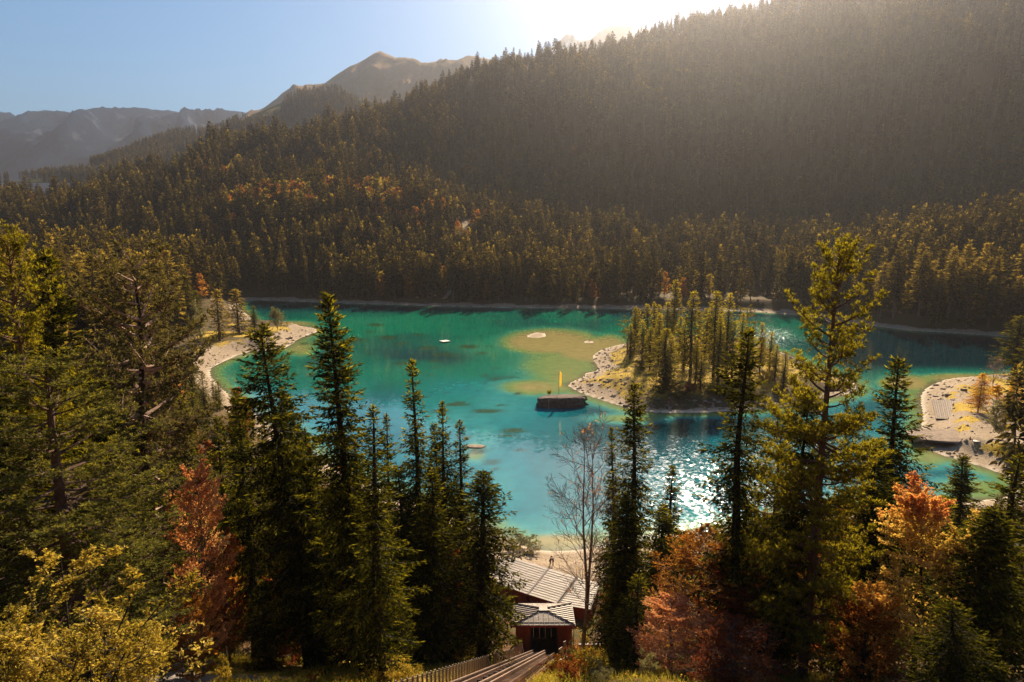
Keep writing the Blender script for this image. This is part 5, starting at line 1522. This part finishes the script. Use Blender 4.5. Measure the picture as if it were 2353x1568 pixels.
for a, b in ((La_, Lb_), (Ra_, Rb_)):
    mb = MB(); profile(a, b, RPb, mb); mb.obj('rail', M['rail'], track)
    mb = MB(); profile(a - upn * 0.25, b - upn * 0.25, [(-.13, -.04), (.13, -.04), (.13, .22), (-.13, .22)], mb); mb.obj('stringer', M['rust'], track)
dirR = norm((Rb_ - Ra_)[None])[0]; Lt = np.linalg.norm(Lb_ - La_)
gv = (Ra_ - La_); 
nt_ = int(Lt / 1.25)
for k in range(nt_):
    t = (k + 0.5) / nt_
    p, q = lerp(La_, Lb_, t), lerp(Ra_, Rb_, t)
    c_ = (p + q) / 2; s = norm(np.cross(dirR, upn)); w2 = np.linalg.norm(np.dot(q - p, s)) / 2
    if np.dot(q - p, s) < 0: s = -s
    mb = MB(); a_ = c_ - s * (w2 + 0.35) - upn * 0.32; b_ = c_ + s * (w2 + 1.25) - upn * 0.32
    profile(a_, b_, [(-.10, -.08), (.10, -.08), (.10, .08), (-.10, .08)], mb)
    mb.obj('tie', M['tie'], track)
    if k % 2 == 0:
        mb = MB(); tube(mb, np.array([c_ - s * .16 - upn * .02, c_ + s * .16 - upn * .02]), [0.13, 0.13], n=10)
        for e_ in (-.2, .2):
            prisms(mb, [c_ + s * e_ - upn * 0.02], [c_ + s * e_ * 2.4 - upn * 0.3], 0.02, 0.02, 4)
        mb.obj('cable_roller', M['gap'], track)
# side walkway curb at the right
s = norm(np.cross(dirR, upn)); s = s if s[0] > 0 else -s
mb = MB(); profile(Ra_ + s * 1.15 - dirR * 0 - upn * .1, Rb_ + s * 1.15 - upn * .1, [(-.06, -.15), (.06, -.15), (.06, .1), (-.06, .1)], mb); mb.obj('side_beam', M['rust'], track)
mb = MB(); profile((La_ + Ra_) / 2 - upn * .80 , (Lb_ + Rb_) / 2 - upn * .80, [(-2.0, -.2), (2.0, -.2), (2.0, .2), (-2.0, .2)], mb)
M['ballast'] = solid_mat('ballast', (0.24, 0.13, 0.07), (0.36, 0.22, 0.12), scale=8, rough=0.95, bump=1.0, bscale=20)
mb.obj('ballast_bed', M['ballast'], track)

# ---------------------------------------------------------------- mesh fences beside the track
def fence(t0, t1, side_off, label, hgt=1.35, sp=1.0, group="mesh fences along the inclined track", brace=True, base=None):
    P0, P1 = lerp(La, ext(La, Lb, 0.6), t0), lerp(La, ext(La, Lb, 0.6), t1)
    sv = s
    P0 = P0 + sv * side_off; P1 = P1 + sv * side_off
    L = np.linalg.norm(P1 - P0); n = max(2, int(L / sp))
    P0[2] = hz(P0[0], P0[1]); 
    root = empty('fence', tuple(map(float, P0)), label=label, cat='fence', group=group)
    prev = None
    for k in range(n + 1):
        p = lerp(P0, P1, k / n); p = np.array([p[0], p[1], tz(p[1]) - 0.35]) - P0
        mb = MB(); tube(mb, np.array([p + [0, 0, -.4], p + [0, 0, hgt - .05], p + [0, 0, hgt + .02]]), [0.055, 0.055, 0.035], n=8)
        mb.obj('post', M['galv'], root)
        mb = MB(); mb.box(p + np.array([0.2, 0, 0.03]), (0.42, 0.06, 0.05)); mb.obj('foot_bracket', M['galv_light'], root)
        if prev is not None:
            # wire mesh built as wires joined into one panel
            mb = MB()
            d = p - prev
            nw, nh = 9, 9
            for i in range(nw + 1):
                b_ = prev + d * (i / nw); prisms(mb, [b_ + [0, 0, .05]], [b_ + [0, 0, hgt - .08]], 0.006, 0.006, 3)
            for j in range(nh + 1):
                zz_ = .05 + (hgt - .13) * j / nh; prisms(mb, [prev + [0, 0, zz_]], [p + [0, 0, zz_]], 0.008, 0.008, 3)
            mb.obj('mesh_panel', M['mesh'], root)
        prev = p
    if brace:
        mb = MB(); prisms(mb, [prev + [0, 0, hgt * .8]], [prev + [0.35, -0.5, 0]], 0.03, 0.03, 5); mb.obj('brace', M['galv_light'], root)
    return root
fence(1.0, 0.40, -1.0, "long mesh fence left of the rails with steel posts, nearest the viewer")
fence(0.355, 0.14, -1.0, "short mesh fence left of the rails in the middle", brace=True)
fence(0.09, -0.02, -1.3, "short mesh fence left of the rails by the shed door", hgt=1.9, sp=0.6)
fence(0.16, 0.06, 3.9, "mesh fence right of the rails overgrown with weeds", hgt=1.3, sp=0.8)
fence(0.04, -0.05, 4.0, "tall narrow mesh fence right of the shed door", hgt=1.9, sp=0.7)

# ---------------------------------------------------------------- rocks
def rock_obj(name, loc, dims, seed, mat, label=None, group=None, cat="rock", n=26, rings=9, rz=0.0, flat=0.5, rough=0.16, sq=3.0):
    r = np.random.default_rng(seed)
    th = np.linspace(0, 2 * math.pi, n, endpoint=False)
    V = []
    prof = [(0.9, -0.4), (1.0, 0.0), (1.03, 0.25), (0.99, 0.45), (1.02, 0.62), (0.97, 0.8), (0.92, 0.93), (0.8, 1.0), (0.45, 1.03)][:rings]
    for j, (k, h) in enumerate(prof):
        c_, s_ = np.cos(th), np.sin(th)
        sup = (np.abs(c_) ** sq + np.abs(s_) ** sq) ** (-1 / sq)
        w = 1 + rough * (fbm(th / 6.283 * 7 + seed, h * 3 + 0 * th, 3, seed) - .5) * 2 + rough * .7 * (fbm(np.cos(th) * 2 + seed, np.sin(th) * 2, 3, seed + 2) - .5) * 2
        rad_ = sup * k * w
        zz_ = h + flat * 0.25 * (fbm(c_ * 1.5 + seed, s_ * 1.5, 3, seed + 4) - .5) * (h > .5)
        V.append(np.stack([rad_ * c_ * dims[0] / 2, rad_ * s_ * dims[1] / 2, zz_ * dims[2]], 1))
    V = np.array(V); K = len(V)
    i, j = np.meshgrid(np.arange(K - 1), np.arange(n), indexing='ij')
    a = (i * n + j).ravel(); b = (i * n + (j + 1) % n).ravel()
    V = V.reshape(-1, 3); top_ = V[-n:].mean(0) + [0, 0, dims[2] * 0.01]
    V = np.vstack([V, top_])
    T = [[(K - 1) * n + q, (K - 1) * n + (q + 1) % n, K * n] for q in range(n)]
    mb = MB(); mb.add(V, Q=np.stack([a, b, b + n, a + n], 1), T=T)
    o = mb.obj(name, mat, smooth=False)
    o.location = loc; o.rotation_euler = (0, 0, rz)
    tag(o, label, cat, group)
    return o
rx, ry = on_z(1291, 936)
rock_obj('rock', (rx, ry + 2.0, -0.1), (17.0, 6.5, 3.6), 11, M['rock_dark'], "great flat-topped dark rock standing in the lake with a flag", n=110, rough=0.2, rz=rad(7), sq=2.6)
# flag
fx_, fy_ = on_z(1284, 908, 3.4)
fl = empty('flag', (fx_, fy_, 3.3), label="tall narrow yellow banner flag on the rock in the lake", cat="flag")
mb = MB(); tube(mb, np.array([[0, 0, 0], [0, 0, 3.0], [0.1, 0, 8.6]]), [0.06, 0.05, 0.035], n=8); mb.obj('pole', M['pole'], fl)
mb = MB(); zz_ = np.linspace(3.2, 8.6, 12)
V = []
for q in zz_:
    for xx_ in (0.12, 0.45, 0.8):
        V.append([xx_ * (1 if q < 8.4 else .5) + 0.02 * q, 0.09 * math.sin(q * 1.6 + xx_ * 2), q + (0.25 * (0.8 - xx_) if q > 8.3 else 0)])
for q in zz_:
    for xx_ in (0.12, 0.45, 0.8):
        V.append([xx_ * (1 if q < 8.4 else .5) + 0.02 * q, 0.09 * math.sin(q * 1.6 + xx_ * 2) + 0.02, q + (0.25 * (0.8 - xx_) if q > 8.3 else 0)])
Q = []
for j in range(11):
    for i in range(2):
        Q.append([j * 3 + i, j * 3 + i + 1, j * 3 + i + 4, j * 3 + i + 3]); Q.append([36 + j * 3 + i + 3, 36 + j * 3 + i + 4, 36 + j * 3 + i + 1, 36 + j * 3 + i])
mb.add(np.array(V), Q=Q); mb.obj('banner', M['flag'], fl)
# tuft of dry shoots on the rock
tf = MB(); nn = 160; aa = rng.uniform(0, 6.28, nn)
leaves(tf, np.stack([rng.normal(0, .35, nn), rng.normal(0, .2, nn), 0 * aa], 1), np.stack([np.cos(aa) * .35, np.sin(aa) * .35, 1 + 0 * aa], 1), rng.uniform(0.9, 2.4, nn), 0.10, tint=rng.uniform(.4, 1, nn))
t_ = tf.obj('dry_shrub', M['grass']); tx, ty = on_z(1262, 906, 3.4); t_.location = (tx, ty, 3.3); tag(t_, "tuft of dry golden shoots on the left of the lake rock", "shrub")
# iron rung ladder strip on the rock face
lx_, ly_ = on_z(1261, 930, 1.5)
mb = MB(); mb.box((0, 0, 0), (0.35, 0.12, 3.6)); o = mb.obj('wooden_board', M['plank']); o.location = (lx_, ly_ - 0.35, 1.6); tag(o, "narrow upright board against the lake rock's face", "board")

# submerged pale boulder near the left row of trees, dark weed stones
bx_, by_ = on_z(1093, 1027); rock_obj('rock', (bx_, by_, -0.25), (5.2, 2.6, 0.55), 21, M['rock'], "pale flat boulder just breaking the water right of the spruce tops", n=30)
# boulders and slabs along the shores
def slabs(pts, grp, lab, seed0, mat='rock', sc=1.0):
    for k, (px, py, wpx_) in enumerate(pts):
        x, y, z = hit(px, py, 1.0)
        w = wpx_ * y / F * sc
        rr2_ = np.random.default_rng(seed0 + k)
        rock_obj('rock', (x, y, z - 0.15), (w, w * rr2_.uniform(0.5, 0.9), w * rr2_.uniform(0.13, 0.32) + .15), seed0 + k, M[mat], lab, grp, n=14, rz=rr2_.uniform(-.5, .5), rough=0.22, rings=8)
rr3 = np.random.default_rng(99)
P1 = [(1312 + rr3.uniform(0, 150), 862 + rr3.uniform(0, 40), rr3.uniform(3, 9)) for _ in range(46)]
slabs([p for p in P1 if p[1] < 905 - (1400 - p[0]) * 0.05], "slabs on the island's left tip", "flat pale rock slab lying on the island's left tip", 1000)
P2 = [(1500 + rr3.uniform(0, 260), 900 + rr3.uniform(0, 42), rr3.uniform(4, 12)) for _ in range(44)]
slabs(P2, "boulders on the island's front bank", "dark angular boulder on the shaded front bank of the island", 1100, 'rock_dark')
slabs([(1438, 934, 14), (1748, 934, 24), (1370, 856, 10), (1408, 832, 6)], "lone boulders at the island's waterline", "lone dark boulder at the island's waterline", 1180, 'rock_dark')
P3 = [(600 + rr3.uniform(0, 110), 768 + rr3.uniform(0, 34), rr3.uniform(4, 12)) for _ in range(26)]
slabs(P3, "rocks on the left spit", "dark slab on the white left spit", 1200, 'rock_dark')
P4 = [(2130 + rr3.uniform(0, 110), 885 + rr3.uniform(0, 45), rr3.uniform(4, 14)) for _ in range(22)] + [(2150 + rr3.uniform(0, 120), 1030 + rr3.uniform(0, 25), rr3.uniform(4, 10)) for _ in range(12)]
slabs(P4, "rocks on the right-hand beach", "weathered slab on the sandy right-hand beach", 1300, 'rock')
P5 = [(1420 + rr3.uniform(0, 420), 668 + rr3.uniform(0, 40), rr3.uniform(4, 9)) for _ in range(30)]
slabs(P5, "rocks along the sunny far shore", "pale rock on the sunlit far shore behind the island", 1400, 'rock')
# big pale bedrock plate on the right-hand beach
x, y, z = hit(2200, 1002, 1.5)
rock_obj('bedrock_plate', (x + 2, y, z - 0.42), (30, 13, 0.62), 77, M['rock'], "broad cracked pale rock plate below the wooden deck", n=64, rough=0.10, rz=rad(-6))

# ---------------------------------------------------------------- raft, deck, bench, people
x, y = on_z(1022, 786)
rf = empty('swimming_raft', (x, y, 0.0), label="white square swimming raft floating in the emerald water", cat="raft", rz=rad(35))
mb = MB(); mb.box((0, 0, 0.25), (4.2, 4.2, 0.5)); mb.obj('float', M['gap'], rf)
for k in range(9):
    mb = MB(); mb.box((0, -2.1 + 0.49 * (k + .28), 0.56), (4.5, 0.45, 0.10)); mb.obj('plank', M['white'], rf)

d0, d1, d2, d3 = [np.array(hit(a, b, 3)) for a, b in ((2150, 966), (2227, 948), (2213, 918), (2140, 936))]
zt = max(p[2] for p in (d0, d1, d2, d3)) + 0.35
dk = empty('wooden_deck', tuple(map(float, d0)), label="sloping grey plank sun deck on the right-hand beach", cat="deck")
q0, q1, q2, q3 = [np.array([*p[:2], p[2] + 0.15]) - d0 for p, h_ in ((d0, 0), (d1, 0), (d2, 0), (d3, 0))]
zf = min(q0[2], q1[2]) + 0.35; zb2 = max(q2[2], q3[2], zf + 0.1)
q0[2] = q1[2] = zf; q2[2] = q3[2] = zb2
npk = 15
for k in range(npk):
    a, b, c_, d_ = lerp(q0, q1, (k + .06) / npk), lerp(q0, q1, (k + .94) / npk), lerp(q3, q2, (k + .94) / npk), lerp(q3, q2, (k + .06) / npk)
    slab([a, b, c_, d_], 'plank', M['plank'], dk, th=0.14)
slab([q0 + [0, -.1, -.2], q1 + [0, -.1, -.2], q2 + [0, 0, -.2], q3 + [0, 0, -.2]], 'underframe', M['gap'], dk, th=0.15)

x, y, z = hit(398, 1562, 30)
be = empty('bench', (x, y, z), rz=rad(35), label="small slatted bench on the gravel path at the bottom left", cat="bench")
for k in range(4):
    mb = MB(); mb.box((0, -0.18 + 0.12 * k, 0.45), (1.5, 0.09, 0.035)); mb.obj('slat', M['galv_light'], be)
for k in range(3):
    mb = MB(); mb.box((0, 0.30 + 0.03 * k, 0.60 + 0.12 * k), (1.5, 0.03, 0.09)); mb.obj('slat', M['galv_light'], be)
for sx_ in (-.6, .6):
    mb = MB(); mb.box((sx_, 0, 0.21), (0.06, 0.42, 0.42)); mb.box((sx_, 0.3, 0.6), (0.05, 0.04, 0.6)); mb.obj('leg', M['rust'], be)

def stump(px, py, r, h, label, seed):
    x, y, z = hit(px, py, 15)
    o = empty('tree_stump', (x, y, z - .1), label=label, cat='stump', group="cut stumps")
    mb = MB(); zz_ = np.linspace(0, h, 4); tube(mb, np.stack([0 * zz_, 0 * zz_, zz_], 1), np.array([1.35, 1.1, 1.0, 1.0]) * r, n=16, cap=False); mb.obj('trunk', M['bark'], o)
    mb = MB(); tube(mb, np.array([[0, 0, h - .05], [0, 0, h + .01]]), [r * .97, r * .97], n=16); mb.obj('cut_face', M['stump_top'], o)
stump(1302, 1542, 0.22, 0.35, "pale cut stump in the weeds right of the track", 1)
stump(1326, 1566, 0.28, 0.5, "dark stump at the bottom edge right of the track", 2)
stump(482, 1540, 0.35, 0.7, "mossy dark stump on the grassy bank at the bottom left", 3)

M['skin'] = solid_mat('skin', (0.5, 0.3, 0.2), scale=5, rough=0.6, bump=0)
M['cloth_dark'] = solid_mat('dark_cloth', (0.05, 0.03, 0.035), scale=5, rough=0.9, bump=0)
M['cloth_red'] = solid_mat('red_cloth', (0.55, 0.06, 0.04), scale=5, rough=0.9, bump=0)
M['cloth_brown'] = solid_mat('brown_cloth', (0.2, 0.09, 0.05), scale=5, rough=0.9, bump=0)
M['hair'] = solid_mat('dark_hair', (0.04, 0.025, 0.015), scale=5, rough=0.7, bump=0)
def skin_chain(name, verts, edges, radii, mat, parent, root_i=0):
    me = bpy.data.meshes.new(name); me.from_pydata([tuple(v) for v in verts], edges, [])
    o = bpy.data.objects.new(name, me); C.objects.link(o); o.parent = parent
    sk = o.modifiers.new("skin", 'SKIN'); sk.use_smooth_shade = True
    me.skin_vertices[0] if me.skin_vertices else me.attributes
    sv = me.skin_vertices[0].data if len(me.skin_vertices) else None
    if sv is not None:
        for i, r_ in enumerate(radii):
            sv[i].radius = (r_, r_) if not isinstance(r_, tuple) else r_
        sv[root_i].use_root = True
    ss = o.modifiers.new("smooth", 'SUBSURF'); ss.levels = 1; ss.render_levels = 1
    me.materials.append(mat)
    return o
def person(loc, rz, label, pose='stand', top='cloth_brown', legs='cloth_dark', group=None):
    p = empty('person', loc, rz=rz, label=label, cat='person', group=group)
    if pose == 'stand':
        J = dict(pel=(0, 0, .95), wst=(0, .03, 1.12), chs=(0, .10, 1.32), nck=(0, .17, 1.47), hdb=(0, .20, 1.56), hdt=(0, .24, 1.72), sl=(-.19, .12, 1.40), sr=(.19, .12, 1.40), el=(-.24, .22, 1.15), er=(.24, .22, 1.15), wl=(-.18, .42, 1.05), wr=(.18, .42, 1.05), hl=(-.15, .48, 1.03), hr=(.15, .48, 1.03),
                 tl=(-.1, 0, .92), tr=(.1, 0, .92), kl=(-.11, .04, .5), kr=(.12, .02, .5), al=(-.12, -.03, .09), ar=(.13, -.03, .09), fl=(-.13, .14, .04), fr=(.14, .14, .04))
    else:
        J = dict(pel=(0, 0, .14), wst=(0, -.04, .32), chs=(0, -.08, .52), nck=(0, -.06, .68), hdb=(0, -.04, .77), hdt=(0, 0, .93), sl=(-.19, -.08, .61), sr=(.19, -.08, .61), el=(-.27, -.02, .38), er=(.27, -.02, .38), wl=(-.2, .2, .3), wr=(.2, .2, .3), hl=(-.17, .28, .3), hr=(.17, .28, .3),
                 tl=(-.1, .05, .13), tr=(.1, .05, .13), kl=(-.14, .48, .42), kr=(.14, .48, .42), al=(-.13, .72, .08), ar=(.13, .72, .08), fl=(-.13, .86, .05), fr=(.13, .86, .05))
    names = list(J); ix = {k: i for i, k in enumerate(names)}
    E = [('pel', 'wst'), ('wst', 'chs'), ('chs', 'nck'), ('nck', 'hdb'), ('hdb', 'hdt'), ('chs', 'sl'), ('chs', 'sr'), ('sl', 'el'), ('sr', 'er'), ('el', 'wl'), ('er', 'wr'), ('wl', 'hl'), ('wr', 'hr'), ('pel', 'tl'), ('pel', 'tr'), ('tl', 'kl'), ('tr', 'kr'), ('kl', 'al'), ('kr', 'ar'), ('al', 'fl'), ('ar', 'fr')]
    R_ = dict(pel=.13, wst=.11, chs=.13, nck=.055, hdb=.075, hdt=.085, sl=.06, sr=.06, el=.045, er=.045, wl=.032, wr=.032, hl=.035, hr=.035, tl=.09, tr=.09, kl=.06, kr=.06, al=.042, ar=.042, fl=.04, fr=.04)
    skin_chain('body', [J[k] for k in names], [(ix[a], ix[b]) for a, b in E], [R_[k] for k in names], M['skin'], p)
    def sub(nm, keys, mat, g=1.18):
        ed = [(keys.index(a), keys.index(b)) for a, b in E if a in keys and b in keys]
        skin_chain(nm, [J[k] for k in keys], ed, [R_[k] * g for k in keys], mat, p)
    sub('jacket', ['pel', 'wst', 'chs', 'sl', 'sr', 'el', 'er', 'wl', 'wr'], M[top])
    sub('trousers', ['pel', 'tl', 'tr', 'kl', 'kr', 'al', 'ar'], M[legs])
    mb = MB(); h0 = np.array(J['hdt']); tube(mb, np.array([h0 + [0, -.05, -.08], h0 + [0, -.03, 0.0], h0 + [0, -.02, .07], h0 + [0, 0, .1]]), [.085, .108, .085, .03], n=10)
    mb.obj('hair', M['hair'], p, smooth=True)
    return p
x, y, z = hit(1264, 1300, 2)
person((x, y, z), rad(-70), "person in dark clothes bending forward on the shore, left of the pair", top='cloth_dark', group="pair on the shore")
x, y, z = hit(1271, 1300, 2)
person((x, y, z), rad(80), "person in a brown jacket facing the other on the shore, right of the pair", top='cloth_brown', legs='cloth_brown', group="pair on the shore")
x, y, z = hit(2229, 1014, 2.4)
person((x, y, z + .35), rad(200), "sunbather in red sitting on the pale rock plate", pose='sit', top='cloth_red', legs='cloth_dark')
mb = MB(); mb.box((0, 0, 0.02), (1.9, 1.4, 0.04)); mb.box((0.93, 0, 0.045), (0.06, 1.4, 0.03)); o = mb.obj('towel', M['white']); o.location = (x + 1.2, y - 1.0, z + .42); tag(o, "white towel spread on the pale rock plate", "towel")
x, y, z = hit(2190, 938, 3)
person((x, y, z + .75), rad(150), "sunbather in red sitting on the plank deck", pose='sit', top='cloth_red', legs='skin')
# ---------------------------------------------------------------- ground cover of the near slope
def blades(n, xr, yr, cond, hmin, hmax, w, name, mat, spread=0.5, per=7, label=None, rr=0.18, flat=False):
    x = rng.uniform(xr[0], xr[1], n); y = rng.uniform(yr[0], yr[1], n)
    k = cond(x, y); x, y = x[k], y[k]
    z = np.array([hz(a, b) for a, b in zip(x, y)])
    i, kk = rgrid(np.full(len(x), per))
    p = np.stack([x[i] + rng.normal(0, rr, len(i)), y[i] + rng.normal(0, rr, len(i)), z[i] - 0.02], 1)
    a = rng.uniform(0, 6.28, len(i))
    if flat:
        d = np.stack([np.cos(a), np.sin(a) , 0.25 + rng.normal(0, .3, len(i)) - 0.3 * np.sin(a)], 1); p[:, 2] += 0.05
    else:
        d = np.stack([np.cos(a) * spread, np.sin(a) * spread, 1 + 0 * a], 1)
    mb = MB()
    leaves(mb, p, d, rng.uniform(hmin, hmax, len(i)), w, tint=np.clip(rng.normal(.5, .22, len(i)) + (fbm(p[:, 0] / 2, p[:, 1] / 2, 2, 5) - .5), 0, 1), bend=0.06)
    o = mb.obj(name, mat); tag(o, kind="stuff")
def off_track(x, y):
    d = (x - La[0]) * (Lb[1] - La[1]) - (y - La[1]) * (Lb[0] - La[0])
    d = -d / np.hypot(Lb[0] - La[0], Lb[1] - La[1])
    return d
sgn_t = 1 if off_track(Ra[0], Ra[1]) > 0 else -1
def notrack(x, y):
    d = off_track(x, y) * sgn_t
    return ((d < -1.2) | (d > 3.8)) & ~((x > xl - .3) & (x < xr + .3) & (y > yf - .5) & (y < yb + .5))
def nopath(x, y): return (np.hypot((x + 22) / 9.0, (y - 42) / 3.2) > 1) & (np.abs(x + 8 - (y - 95) * 0.25) > 3.6)
blades(9000, (-36, 4), (36, 66), lambda x, y: notrack(x, y) & nopath(x, y), 0.25, 0.7, 0.05, "grass", M['grass'])
blades(5000, (3, 22), (36, 80), lambda x, y: notrack(x, y), 0.2, 0.6, 0.05, "grass", M['grass'])
blades(7000, (-45, 45), (36, 96), lambda x, y: notrack(x, y) & nopath(x, y), 0.10, 0.17, 0.11, "fallen_leaves", M['orange'], flat=True, per=5, rr=0.5)
blades(1500, (40, 130), (240, 330), lambda x, y: sdist(ISLE, x, y) > 7, 0.4, 1.0, 0.16, "island_grass", M['grass'], per=5, rr=0.6)
# weeds and small bushes on the banks beside the track and under the trees
BL = []
for k in range(64):
    px = rng.choice([rng.uniform(470, 950), rng.uniform(1300, 1380), rng.uniform(1380, 2300), rng.uniform(560, 1170)]); py = rng.uniform(1492, 1600)
    BL.append((px, py))
for px, py in BL + [(1260 + 12 * k, 1562 - 6 * k) for k in range(6)] + [(1335, 1515), (1350, 1535), (1320, 1502), (1345, 1480)]:
    x, y, z = hit(px, py, 20)
    if not (notrack(np.array([x]), np.array([y]))[0] and nopath(np.array([x]), np.array([y]))[0]): continue
    q = rng.random()
    mt, nm = ((M['yellow'], "yellow") if q < .4 else (M['orange'], "orange") if q < .6 else (M['willow'], "pale green") if q < .8 else (M['red'], "rust-red"))
    plant('b4', x, y, z - .1, rng.uniform(0.8, 2.0), rs=rng.uniform(.8, 1.3), rz=rng.uniform(0, 6.28), name='small_bush', cat='bush', crown_mat=mt,
          label="small %s bush on the steep bank at the bottom of the photo" % nm, group="small %s bushes on the near bank" % nm)

# ---------------------------------------------------------------- stones strewn over the beaches
def stones(n, xr, yr, smin, smax, mat, lo, hi):
    x = rng.uniform(*xr, n); y = rng.uniform(*yr, n)
    sd, ii_, bb_ = water_sd(x, y)
    k = (-sd > lo) & (-sd < hi + 14 * (rng.random(n) < .25)); x, y = x[k], y[k]
    z = np.array([hz(a, b) for a, b in zip(x, y)])
    m_ = len(x); s_ = smin + (smax - smin) * rng.random(m_) ** 3
    base = np.array([[1, 0, 0], [.4, .9, 0], [-.6, .8, 0], [-1, -.1, 0], [-.3, -.9, 0], [.7, -.7, 0], [.15, .1, .6]])
    V = base[None] * s_[:, None, None] * rng.uniform(.6, 1.3, (m_, 7, 3)) 
    V[:, :6, 2] -= 0.15 * s_[:, None]
    V = V + np.stack([x, y, z], 1)[:, None]
    t = np.array([[i, (i + 1) % 6, 6] for i in range(6)])
    mb = MB(); mb.add(V.reshape(-1, 3), T=(np.arange(m_)[:, None, None] * 7 + t[None]).reshape(-1, 3))
    o = mb.obj("shore_stones", mat); tag(o, kind="stuff")
stones(9000, (-20, 140), (215, 380), 0.12, 1.1, M['rock'], 0.3, 9)
stones(5000, (120, 260), (140, 330), 0.12, 0.9, M['rock'], 0.3, 16)
stones(9000, (-230, 290), (440, 600), 0.2, 1.5, M['rock'], 0.2, 9)
stones(6000, (-190, -60), (250, 430), 0.12, 0.9, M['rock'], 0.3, 18)
stones(3000, (-60, 60), (96, 160), 0.06, 0.35, M['rock'], 0.2, 9)
# ---------------------------------------------------------------- the valley air
gx0, gx1, gy0, gy1 = xs[0], xs[-1], ys[0], ys[-1]
top = 0.0
for o in SC.objects:
    if o.type == 'MESH' and o.name.startswith(("mountain", "wooded_hill", "ground")):
        co = np.empty(len(o.data.vertices) * 3, np.float32); o.data.vertices.foreach_get("co", co)
        co = co.reshape(-1, 3)
        top = max(top, co[:, 2].max()); gx0 = min(gx0, co[:, 0].min()); gx1 = max(gx1, co[:, 0].max()); gy1 = max(gy1, co[:, 1].max())
        zlow = min(co[:, 2].min(), 0)
        gz_low = min(globals().get('gz_low', 0), zlow)
hb = MB()
hb.box(((gx0 + gx1) / 2, (gy0 + gy1) / 2, (top + 60 + gz_low - 1) / 2), (gx1 - gx0 + 200, gy1 - gy0 + 200, top + 60 - gz_low + 1))
m, nt, out = new_mat('valley_haze')
pv = N(nt, "ShaderNodeVolumePrincipled")
pv.inputs["Color"].default_value = HAZE_COL
pv.inputs["Density"].default_value = HAZE_DENS
pv.inputs["Anisotropy"].default_value = HAZE_G
pb = N(nt, "ShaderNodeVolumePrincipled")            # fine blue air next to the forward-scattering mist
pb.inputs["Color"].default_value = AIR_COL
pb.inputs["Density"].default_value = AIR_DENS
pb.inputs["Anisotropy"].default_value = 0.0
av = N(nt, "ShaderNodeAddShader")
nt.links.new(pv.outputs[0], av.inputs[0]); nt.links.new(pb.outputs[0], av.inputs[1])
nt.links.new(av.outputs[0], out.inputs["Volume"])
haze = hb.obj("haze", m)
tag(haze, kind="stuff")
